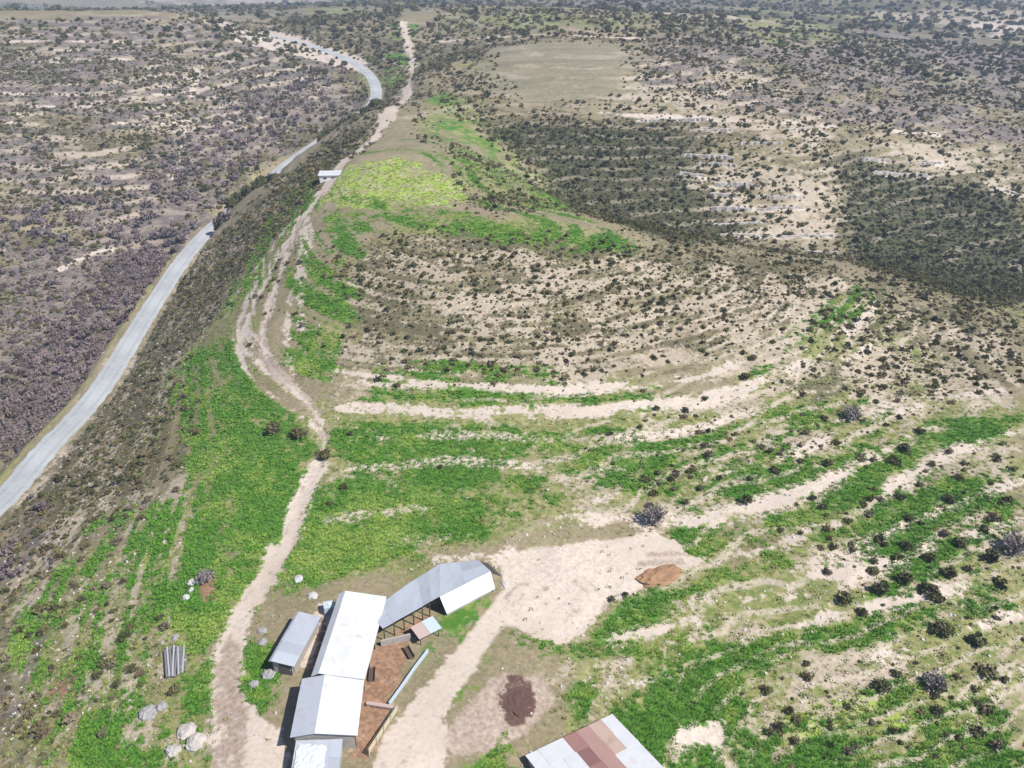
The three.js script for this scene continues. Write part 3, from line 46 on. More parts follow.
  clay: [[0.6,0.5,[-34.4,-65.6,-34.8,-66.5,-35.2,-67.3,-35.5,-68.2,-35.9,-69.0,-36.3,-69.9,-36.7,-70.8,-37.0,-71.6,-37.5,-72.6,-38.1,-73.8,-38.7,-75.1,-39.4,-76.4,-39.9,-77.6,-40.3,-78.6,-40.5,-79.5,-40.6,-80.3,-40.8,-81.1,-41.0,-81.9,-41.3,-82.8,-41.5,-83.8,-41.7,-84.8,-41.7,-85.8,-41.7,-86.9,-41.6,-87.9,-41.5,-88.9,-41.5,-89.9,-41.5,-91.0,-41.5,-92.1,-41.3,-93.4,-41.0,-94.7,-40.5,-96.2,-40.0,-97.5,-39.6,-98.8,-39.4,-99.8,-39.2,-100.7,-39.0,-101.6,-38.8,-102.6,-38.6,-103.6,-38.4,-104.6,-38.2,-105.5,-38.0,-106.5,-38.0,-107.6,-38.1,-108.9,-38.2,-110.1,-38.3,-111.4,-38.4,-112.6,-38.5,-113.8,-38.5,-115.2,-38.5,-116.9,-38.3,-119.0,-38.0,-121.4,-37.7,-123.9,-37.4,-126.3]],[0.6,0.5,[-32.8,-66.4,-33.2,-67.2,-33.5,-68.0,-33.9,-68.9,-34.3,-69.8,-34.6,-70.6,-35.0,-71.5,-35.4,-72.4,-35.9,-73.4,-36.5,-74.6,-37.1,-75.9,-37.8,-77.2,-38.3,-78.2,-38.5,-79.1,-38.7,-79.9,-38.9,-80.6,-39.0,-81.5,-39.3,-82.4,-39.5,-83.3,-39.7,-84.1,-39.9,-85.0,-39.9,-85.8,-39.9,-86.8,-39.8,-87.8,-39.7,-88.9,-39.7,-89.9,-39.7,-91.0,-39.7,-92.0,-39.6,-93.0,-39.3,-94.2,-38.8,-95.6,-38.3,-97.0,-37.9,-98.3,-37.6,-99.4,-37.4,-100.4,-37.3,-101.3,-37.1,-102.2,-36.9,-103.2,-36.6,-104.2,-36.4,-105.2,-36.2,-106.4,-36.2,-107.7,-36.3,-109.0,-36.4,-110.3,-36.5,-111.6,-36.6,-112.8,-36.7,-114.0,-36.7,-115.2,-36.7,-116.8,-36.5,-118.8,-36.3,-121.2,-35.9,-123.7,-35.6,-126.1]],[0.7,0.5,[-37.2,-126.2,-37.2,-128.7,-37.1,-131.1,-37.1,-133.5,-37.4,-135.8,-37.9,-138.0,-38.6,-140.2,-39.6,-142.3,-40.8,-144.4,-42.2,-146.5,-43.9,-148.6,-45.7,-150.7,-47.6,-153.1,-49.5,-155.6,-51.7,-158.3,-53.7,-161.1,-55.5,-163.9,-56.9,-166.9,-58.0,-169.9,-59.0,-172.7,-59.7,-175.4,-60.1,-177.6,-60.2,-179.6,-60.2,-181.4,-60.3,-183.4,-60.6,-185.6,-60.8,-187.8,-61.1,-190.1,-61.2,-192.5,-61.3,-194.8,-61.3,-197.2,-61.3,-199.6,-61.3,-202.0,-61.3,-204.2,-61.3,-206.4,-61.3,-208.9,-61.5,-212.4,-61.9,-217.3,-62.5,-223.3,-63.1,-229.6,-63.2,-235.5,-62.7,-240.5,-61.9,-245.3,-61.0,-249.8,-60.1,-254.5]],[0.7,0.5,[-35.8,-126.2,-35.8,-128.6,-35.7,-131.1,-35.7,-133.6,-36.0,-136.0,-36.6,-138.4,-37.3,-140.7,-38.3,-142.9,-39.6,-145.2,-41.1,-147.4,-42.8,-149.5,-44.6,-151.6,-46.5,-153.9,-48.4,-156.5,-50.5,-159.2,-52.5,-161.9,-54.2,-164.6,-55.6,-167.4,-56.7,-170.3,-57.6,-173.1,-58.3,-175.7,-58.7,-177.8,-58.8,-179.7,-58.8,-181.5,-58.9,-183.5,-59.2,-185.7,-59.4,-188.0,-59.7,-190.3,-59.8,-192.6,-59.9,-194.9,-59.9,-197.2,-59.9,-199.6,-59.9,-202.0,-59.9,-204.2,-59.9,-206.4,-59.9,-208.9,-60.1,-212.5,-60.5,-217.4,-61.1,-223.5,-61.7,-229.7,-61.8,-235.4,-61.4,-240.4,-60.6,-245.0,-59.6,-249.6,-58.7,-254.2]],[0.65,0.6,[29.7,-104.7,28.2,-104.5,26.7,-104.3,25.2,-104.0,23.7,-103.8,22.2,-103.6,20.7,-103.4,19.2,-103.2,17.9,-102.8,16.7,-102.4,15.4,-101.7,14.2,-101.0,12.9,-100.3,11.6,-99.7,10.3,-99.0,9.1,-98.4,7.9,-97.9,7.0,-97.5,6.2,-97.2,5.4,-97.0,4.7,-96.7,3.8,-96.4,3.0,-96.3,2.4,-96.0,1.9,-95.7,1.4,-95.0,0.8,-94.1,0.3,-93.0,-0.3,-91.9,-0.8,-90.9,-1.4,-90.0,-1.9,-89.0,-2.4,-88.0,-3.0,-86.9,-3.6,-85.8,-4.2,-84.7,-4.8,-83.6,-5.4,-82.5,-6.0,-81.5,-6.5,-80.4,-7.1,-79.4,-7.6,-78.4,-8.1,-77.4,-8.6,-76.4,-9.1,-75.4,-9.7,-74.4,-10.2,-73.4,-10.6,-72.5,-11.1,-71.6,-11.5,-70.7,-11.9,-69.9,-12.3,-69.1,-12.7,-68.2,-13.0,-67.4,-13.4,-66.7,-13.8,-65.9,-14.1,-65.1]],[0.65,0.6,[29.4,-106.5,27.9,-106.3,26.4,-106.0,24.9,-105.8,23.4,-105.6,21.9,-105.4,20.4,-105.2,18.9,-104.9,17.4,-104.6,15.9,-104.0,14.6,-103.3,13.3,-102.6,12.1,-101.9,10.8,-101.3,9.5,-100.7,8.3,-100.1,7.2,-99.6,6.3,-99.2,5.6,-98.9,4.8,-98.7,4.1,-98.4,3.4,-98.2,2.5,-98.0,1.6,-97.6,0.6,-97.0,-0.1,-96.0,-0.8,-94.9,-1.3,-93.8,-1.8,-92.7,-2.4,-91.8,-2.9,-90.8,-3.5,-89.9,-4.0,-88.9,-4.6,-87.8,-5.2,-86.6,-5.8,-85.5,-6.4,-84.4,-7.0,-83.4,-7.5,-82.3,-8.1,-81.3,-8.6,-80.2,-9.2,-79.2,-9.7,-78.2,-10.2,-77.2,-10.7,-76.2,-11.2,-75.2,-11.8,-74.3,-12.2,-73.3,-12.7,-72.4,-13.1,-71.5,-13.5,-70.6,-13.9,-69.8,-14.3,-69.0,-14.7,-68.2,-15.0,-67.4,-15.4,-66.6,-15.8,-65.9]],[0.5,0.5,[8.5,-103.6,9.3,-102.6,10.0,-101.5,10.8,-100.4,11.5,-99.5,12.3,-98.5,13.2,-97.5,14.1,-96.4,14.5,-95.0,13.9,-93.7,12.9,-92.8,11.8,-92.0,10.9,-91.3,10.2,-90.5,9.4,-89.7,8.6,-88.8,7.5,-88.1,6.4,-87.5,5.2,-87.2,4.0,-86.9,2.9,-86.6,1.8,-86.3,0.7,-86.0,-0.4,-85.7,-1.5,-85.4]],[0.5,0.5,[7.1,-102.6,7.8,-101.5,8.5,-100.5,9.3,-99.4,10.1,-98.3,11.0,-97.3,11.9,-96.3,12.5,-95.6,12.7,-95.2,12.5,-94.8,11.8,-94.2,10.7,-93.4,9.7,-92.6,8.8,-91.7,8.1,-90.9,7.4,-90.2,6.6,-89.6,5.8,-89.2,4.7,-88.9,3.6,-88.6,2.4,-88.4,1.3,-88.0,0.2,-87.7,-0.9,-87.4,-2.0,-87.1]],[0.62,0,[-41.0,-78.1,-42.2,-86.8,-41.1,-92.0,-38.6,-86.5,-37.2,-77.7,-34.4,-73.6,-33.6,-68.1,-32.8,-63.1,-36.3,-63.4,-38.5,-70.2]],[0.9,0,[-8.6,-70.2,-5.6,-76.4,-1.7,-80.5,3.9,-79.7,5.8,-76.6,2.3,-71.0,-2.8,-68.1,-7.7,-66.7]]],
  brown: [[1,0,[-18.7,-86.0,-15.8,-89.4,-13.0,-92.3,-10.2,-91.5,-14.5,-86.6,-15.2,-83.8,-13.5,-82.7,-15.3,-80.2,-16.6,-75.5,-15.8,-73.3,-17.7,-67.2,-20.4,-67.2,-20.2,-74.4,-20.6,-79.0,-20.0,-84.0]],[0.7,0,[-67.1,-83.1,-66.5,-85.0,-62.6,-81.9,-63.4,-80.4]],[0.7,0,[-48.6,-94.3,-49.7,-99.6,-47.5,-100.4,-46.0,-93.9]]],
  dung: [[0.85,0,[-1.9,-76.7,-1.2,-78.3,-0.6,-79.9,1.0,-79.7,2.5,-79.5,2.9,-77.9,3.2,-76.4,2.1,-73.5,0.6,-73.0,-0.9,-72.6,-1.4,-74.6]]],
  heathShade: [[1,0,[-124.4,-166.6,-126.2,-184.0,-127.3,-202.7,-129.1,-222.3,-131.0,-244.7,-130.8,-270.1,-131.8,-302.5,-124.8,-326.2,-142.3,-324.5,-155.1,-313.5,-166.2,-303.4,-177.8,-295.8,-184.8,-280.0,-168.0,-247.2,-154.0,-219.7,-139.2,-192.5]],[1,0,[-214.6,-339.3,-186.0,-322.5,-161.4,-310.5,-148.9,-329.5,-133.3,-345.9,-127.3,-374.9,-123.8,-419.9,-114.6,-456.0,-101.2,-471.7,-85.1,-477.7,-101.8,-545.4,-137.4,-565.3,-151.0,-530.5,-162.8,-498.2,-161.9,-447.3,-160.2,-402.2,-162.9,-370.8,-168.1,-349.3,-183.2,-344.6,-198.9,-341.8]],[0.7,0,[82.5,-573.9,109.4,-578.9,139.4,-595.1,175.6,-627.9,231.8,-674.9,284.9,-698.9,333.1,-705.6,378.0,-704.1,422.0,-701.2,310.8,-503.5,265.5,-419.3,238.8,-420.5,211.4,-420.2,183.0,-417.2,155.0,-413.3,124.8,-406.6,98.1,-409.5,71.7,-415.4,73.6,-466.1]],[0.74,0,[-400.7,-652.7,-357.6,-645.3,-313.2,-633.6,-272.2,-626.6,-241.7,-645.5,-220.1,-699.8,-182.8,-680.5,-138.1,-622.4,-98.9,-567.8,-98.7,-489.5,-117.0,-450.6,-131.4,-411.2,-139.2,-365.4,-149.5,-343.9,-159.0,-324.5,-166.8,-305.1,-188.9,-303.4,-212.8,-304.5,-238.6,-353.2,-271.0,-414.6,-317.8,-501.9]],[0.9,0,[374.5,-907.7,419.3,-897.3,461.7,-884.3,502.5,-870.6,365.0,-620.2,290.7,-484.4,269.2,-496.6,246.6,-509.0,291.7,-651.3]],[0.7,0,[-103.7,-131.6,-98.9,-134.8,-93.7,-137.6,-87.4,-119.7,-82.4,-105.2,-75.4,-91.4,-69.6,-79.9,-64.4,-69.9,-67.6,-70.5,-74.3,-81.7,-81.7,-94.4,-91.3,-110.6]],[0.8,0,[194.4,-482.0,219.7,-487.6,245.2,-492.5,271.5,-497.7,253.7,-438.5,226.3,-436.9,197.9,-432.7]],[0.8,0,[-1524.0,-2423.0,-1233.0,-2340.0,-1290.0,-2133.0,-1568.0,-2202.0]],[0.72,0,[662.0,-2321.0,871.0,-2288.0,850.0,-2099.0,651.0,-2120.0]],[0.51,0,[279.0,-1690.0,597.0,-1608.0,551.0,-1466.0,247.0,-1538.0]],[0.55,0,[-748.0,-1273.0,-468.0,-1295.0,-451.0,-1099.0,-715.0,-1068.0]],[0.93,0,[28.0,-1386.0,230.0,-1358.0,221.0,-1097.0,29.0,-1111.0]],[0.81,0,[389.0,-2119.0,693.0,-2055.0,647.0,-1775.0,357.0,-1822.0]],[0.88,0,[-204.0,-1857.0,79.0,-1770.0,21.0,-1585.0,-250.0,-1659.0]],[0.71,0,[-1184.0,-1842.0,-880.0,-1764.0,-923.0,-1637.0,-1213.0,-1704.0]],[0.87,0,[650.0,-1478.0,846.0,-1498.0,869.0,-1327.0,686.0,-1300.0]],[0.67,0,[909.0,-2224.0,1049.0,-2165.0,991.0,-1927.0,854.0,-1970.0]],[0.5,0,[-139.0,-1181.0,41.0,-1131.0,2.0,-883.0,-171.0,-918.0]],[0.77,0,[1083.0,-1985.0,1297.0,-1946.0,1274.0,-1692.0,1069.0,-1716.0]],[0.81,0,[653.0,-1815.0,783.0,-1805.0,816.0,-1545.0,694.0,-1541.0]],[0.7,0,[240.0,-1441.0,521.0,-1424.0,520.0,-1152.0,254.0,-1154.0]],[0.66,0,[305.0,-1909.0,584.0,-1826.0,517.0,-1539.0,250.0,-1603.0]],[0.82,0,[13.0,-1232.0,285.0,-1157.0,243.0,-1032.0,-16.0,-1096.0]],[0.94,0,[-393.0,-1537.0,-39.0,-1534.0,-55.0,-1436.0,-391.0,-1434.0]],[0.8,0,[-763.0,-1729.0,-632.0,-1733.0,-599.0,-1533.0,-721.0,-1520.0]],[0.56,0,[-476.0,-1856.0,-213.0,-1831.0,-232.0,-1713.0,-482.0,-1731.0]],[0.86,0,[564.0,-2155.0,778.0,-2165.0,790.0,-1993.0,589.0,-1975.0]],[0.54,0,[-716.0,-1770.0,-369.0,-1813.0,-368.0,-1702.0,-698.0,-1655.0]],[0.85,0,[793.0,-1562.0,908.0,-1512.0,857.0,-1246.0,745.0,-1280.0]],[0.64,0,[-188.0,-1876.0,98.0,-1864.0,85.0,-1728.0,-186.0,-1733.0]],[0.57,0,[-1338.0,-2415.0,-1078.0,-2454.0,-1038.0,-2238.0,-1283.0,-2190.0]],[0.78,0,[-464.0,-1146.0,-259.0,-1127.0,-261.0,-887.0,-455.0,-893.0]],[0.72,0,[-716.0,-2341.0,-491.0,-2320.0,-487.0,-2030.0,-701.0,-2035.0]],[0.73,0,[-109.0,-1896.0,223.0,-1851.0,194.0,-1581.0,-122.0,-1611.0]],[0.73,0,[167.0,-1834.0,329.0,-1826.0,327.0,-1692.0,173.0,-1693.0]],[0.61,0,[-515.0,-1779.0,-147.0,-1724.0,-183.0,-1541.0,-533.0,-1584.0]],[0.8,0,[-39.0,-1962.0,144.0,-1962.0,142.0,-1850.0,-32.0,-1845.0]],[0.78,0,[100.0,-1724.0,406.0,-1663.0,363.0,-1394.0,71.0,-1439.0]],[0.63,0,[-643.0,-2434.0,-337.0,-2400.0,-360.0,-2207.0,-652.0,-2230.0]],[0.76,0,[-773.0,-1945.0,-633.0,-1937.0,-639.0,-1842.0,-771.0,-1845.0]],[0.85,0,[-281.0,-2120.0,73.0,-2028.0,26.0,-1897.0,-312.0,-1978.0]],[0.75,0,[-20.0,-2090.0,185.0,-2025.0,136.0,-1854.0,-60.0,-1908.0]],[0.71,0,[-1419.0,-2306.0,-1197.0,-2285.0,-1210.0,-2112.0,-1421.0,-2124.0]],[0.91,0,[999.0,-2117.0,1331.0,-2142.0,1352.0,-1905.0,1038.0,-1868.0]]],
  turf: [[0.8,0,[-45.7,-155.8,-41.6,-170.6,-42.2,-185.0,-43.3,-203.4,-34.2,-209.7,-25.2,-220.2,-12.4,-218.9,0.4,-219.6,13.3,-222.3,24.0,-216.7,34.5,-213.1,22.3,-197.4,10.9,-197.9,-0.5,-199.2,-12.0,-201.8,-23.9,-206.1,-32.1,-198.2,-40.2,-192.6,-38.2,-171.4,-36.7,-154.1]],[0.9,0,[18.7,-153.6,29.2,-151.7,39.5,-149.8,50.3,-160.1,62.4,-172.1,77.0,-188.2,95.0,-209.1,100.2,-193.3,103.9,-177.4,106.4,-162.3,108.8,-149.3,98.4,-129.7,90.2,-113.9,83.7,-101.1,78.4,-90.4,73.9,-81.2,69.9,-72.9,61.5,-72.4,53.3,-71.9,45.2,-71.5,37.2,-70.9,29.1,-70.0,21.1,-68.9,13.4,-67.7,6.0,-66.8,7.7,-74.4,9.7,-83.0,11.9,-92.7,14.3,-103.4,22.8,-105.3,31.5,-107.1,40.3,-108.7,49.3,-110.3,41.2,-110.9,33.0,-111.5,24.8,-111.8,16.5,-112.2,8.3,-112.8,0.0,-108.7,-7.9,-104.7,-15.4,-101.0,-22.5,-97.3,-29.3,-93.9,-32.4,-105.1,-35.9,-118.1,-40.0,-133.1,-44.4,-149.2,-33.8,-148.8,-23.3,-149.2,-12.9,-149.8,-2.5,-150.5,8.0,-151.8]],[0.8,0,[-60.9,-106.8,-62.3,-118.9,-63.9,-133.3,-65.3,-148.8,-66.1,-165.1,-66.3,-181.9,-55.9,-164.3,-47.6,-150.9,-40.3,-139.3,-40.1,-124.8,-39.7,-111.6,-39.4,-100.2,-39.1,-90.3,-38.6,-80.1,-38.2,-71.2,-37.8,-63.5,-44.3,-64.1,-51.0,-64.8,-58.0,-65.7,-65.4,-66.9,-69.2,-76.4,-73.5,-87.4,-78.1,-99.9,-84.2,-115.8,-71.9,-110.8]],[0.8,0,[-41.3,-380.8,-38.5,-464.1,-23.6,-493.5,-18.7,-436.5,-14.9,-394.2,3.5,-364.3,20.2,-343.4,34.5,-314.3,7.9,-226.4,-2.1,-241.6,-13.0,-252.3,-24.0,-297.9]],[0.7,0,[132.7,-308.3,151.5,-304.8,144.0,-257.9,134.7,-216.9,137.6,-200.6,196.7,-296.1,223.2,-346.5,201.2,-343.9,178.4,-339.3,155.4,-324.8]],[0.8,0,[185.6,-744.8,303.5,-978.9,341.6,-930.9,261.7,-711.4,216.6,-668.6,171.1,-611.3]],[0.7,0,[-59.4,-742.1,-16.1,-724.6,25.3,-712.1,68.1,-729.4,125.4,-830.3,218.3,-1046.0,123.4,-700.3,87.0,-606.9,52.3,-598.6,19.1,-608.8,-15.6,-632.1,-53.5,-663.9]],[0.6,0,[-61.4,-173.3,-60.7,-187.6,-60.4,-205.1,-60.7,-227.7,-69.3,-213.2,-78.3,-202.7,-86.7,-192.4,-87.5,-172.2,-86.5,-151.9,-84.8,-133.5,-78.1,-133.2,-71.5,-133.0,-69.2,-146.5,-65.9,-160.1]],[0.6,0,[-132.0,-908.0,115.0,-940.0,124.0,-820.0,-110.0,-785.0]],[0.89,0,[692.0,-1872.0,1063.0,-1905.0,1061.0,-1774.0,710.0,-1736.0]],[0.52,0,[-1521.0,-2362.0,-1232.0,-2342.0,-1242.0,-2114.0,-1516.0,-2121.0]],[0.94,0,[-317.0,-1692.0,-5.0,-1700.0,-0.0,-1489.0,-295.0,-1472.0]],[0.55,0,[-1081.0,-1721.0,-755.0,-1731.0,-741.0,-1478.0,-1050.0,-1455.0]],[0.65,0,[904.0,-2021.0,1172.0,-2013.0,1187.0,-1714.0,934.0,-1707.0]],[0.86,0,[-381.0,-1789.0,-211.0,-1793.0,-161.0,-1517.0,-319.0,-1499.0]],[0.58,0,[349.0,-1636.0,620.0,-1594.0,595.0,-1314.0,337.0,-1340.0]],[0.91,0,[481.0,-1990.0,785.0,-1951.0,759.0,-1832.0,470.0,-1862.0]],[0.56,0,[-666.0,-1291.0,-343.0,-1285.0,-356.0,-1165.0,-663.0,-1164.0]],[0.65,0,[-682.0,-975.0,-401.0,-909.0,-441.0,-761.0,-710.0,-817.0]],[0.92,0,[-185.0,-1146.0,62.0,-1171.0,63.0,-1074.0,-171.0,-1046.0]],[0.77,0,[-93.0,-1543.0,210.0,-1498.0,179.0,-1282.0,-109.0,-1314.0]],[0.85,0,[513.0,-2254.0,751.0,-2173.0,684.0,-1921.0,455.0,-1984.0]],[0.83,0,[-575.0,-1073.0,-344.0,-1103.0,-331.0,-973.0,-550.0,-938.0]],[0.57,0,[48.0,-2160.0,306.0,-2116.0,278.0,-1996.0,33.0,-2032.0]],[0.62,0,[336.0,-1871.0,500.0,-1813.0,454.0,-1660.0,296.0,-1707.0]],[0.67,0,[141.0,-1596.0,379.0,-1519.0,322.0,-1321.0,94.0,-1384.0]],[0.52,0,[643.0,-1453.0,845.0,-1433.0,841.0,-1210.0,650.0,-1217.0]],[0.75,0,[973.0,-1735.0,1108.0,-1700.0,1081.0,-1536.0,952.0,-1561.0]],[0.84,0,[-1418.0,-2097.0,-1185.0,-2109.0,-1150.0,-1847.0,-1369.0,-1823.0]],[0.56,0,[224.0,-1405.0,346.0,-1357.0,300.0,-1189.0,183.0,-1226.0]],[0.89,0,[-262.0,-1090.0,-104.0,-1048.0,-135.0,-796.0,-286.0,-823.0]],[0.93,0,[13.0,-1894.0,312.0,-1869.0,302.0,-1595.0,18.0,-1604.0]],[0.74,0,[90.0,-1144.0,409.0,-1112.0,387.0,-1022.0,84.0,-1047.0]],[0.85,0,[-507.0,-1013.0,-283.0,-1057.0,-269.0,-956.0,-481.0,-908.0]],[0.94,0,[403.0,-1848.0,531.0,-1853.0,564.0,-1662.0,445.0,-1648.0]],[0.56,0,[-466.0,-1357.0,-116.0,-1252.0,-172.0,-1099.0,-507.0,-1190.0]],[0.57,0,[-279.0,-2418.0,63.0,-2372.0,36.0,-2267.0,-290.0,-2305.0]],[0.53,0,[-198.0,-2000.0,-10.0,-2009.0,2.0,-1851.0,-175.0,-1836.0]],[0.72,0,[234.0,-1507.0,544.0,-1445.0,506.0,-1286.0,211.0,-1336.0]],[0.59,0,[251.0,-1484.0,510.0,-1521.0,531.0,-1359.0,287.0,-1316.0]],[0.76,0,[408.0,-1190.0,636.0,-1145.0,605.0,-939.0,387.0,-970.0]],[0.93,0,[-394.0,-1418.0,-51.0,-1330.0,-101.0,-1172.0,-428.0,-1247.0]],[0.89,0,[382.0,-1600.0,547.0,-1583.0,541.0,-1404.0,385.0,-1411.0]],[0.54,0,[-892.0,-2268.0,-676.0,-2212.0,-708.0,-2107.0,-914.0,-2155.0]],[0.54,0,[889.0,-1599.0,1041.0,-1585.0,1035.0,-1448.0,890.0,-1454.0]],[0.84,0,[-73.0,-1389.0,223.0,-1348.0,196.0,-1126.0,-86.0,-1153.0]]],
  field: [[0.85,0,[-22.9,-546.7,3.3,-528.8,28.9,-533.5,52.3,-525.8,76.2,-526.4,64.8,-449.2,59.0,-410.0,31.4,-409.2,3.8,-407.5,-16.2,-435.6]],[0.8,0,[315.7,-662.6,338.2,-630.4,265.6,-474.1,249.9,-477.2,234.1,-480.4]],[0.9,0,[-592.0,-1556.0,-449.0,-1562.0,-429.0,-1398.0,-563.0,-1385.0]],[0.66,0,[-597.0,-947.0,-273.0,-992.0,-267.0,-866.0,-573.0,-817.0]],[0.75,0,[-14.0,-2302.0,137.0,-2263.0,110.0,-2151.0,-34.0,-2183.0]],[0.58,0,[-225.0,-1984.0,60.0,-1915.0,19.0,-1769.0,-253.0,-1827.0]],[0.89,0,[-565.0,-936.0,-247.0,-960.0,-252.0,-860.0,-553.0,-832.0]],[0.65,0,[-1214.0,-2336.0,-957.0,-2279.0,-993.0,-2130.0,-1239.0,-2176.0]],[0.87,0,[-437.0,-1575.0,-183.0,-1492.0,-248.0,-1249.0,-492.0,-1315.0]],[0.92,0,[-1360.0,-2302.0,-1230.0,-2280.0,-1242.0,-2129.0,-1366.0,-2142.0]],[0.51,0,[-707.0,-2074.0,-447.0,-2001.0,-504.0,-1728.0,-754.0,-1784.0]],[0.84,0,[28.0,-1596.0,273.0,-1609.0,315.0,-1319.0,85.0,-1292.0]],[0.57,0,[-972.0,-1558.0,-679.0,-1455.0,-759.0,-1192.0,-1040.0,-1276.0]],[0.78,0,[-709.0,-1631.0,-391.0,-1635.0,-399.0,-1503.0,-701.0,-1493.0]],[0.68,0,[-804.0,-1195.0,-435.0,-1195.0,-426.0,-897.0,-776.0,-882.0]],[0.83,0,[-114.0,-1671.0,131.0,-1621.0,98.0,-1331.0,-136.0,-1364.0]],[0.78,0,[-418.0,-2264.0,-194.0,-2300.0,-182.0,-2189.0,-394.0,-2150.0]],[0.66,0,[722.0,-1637.0,988.0,-1647.0,1006.0,-1416.0,756.0,-1395.0]],[0.78,0,[294.0,-2185.0,659.0,-2145.0,631.0,-2002.0,284.0,-2032.0]],[0.67,0,[-42.0,-1314.0,100.0,-1319.0,113.0,-1184.0,-21.0,-1172.0]],[0.8,0,[-552.0,-1450.0,-234.0,-1503.0,-201.0,-1298.0,-501.0,-1238.0]]],
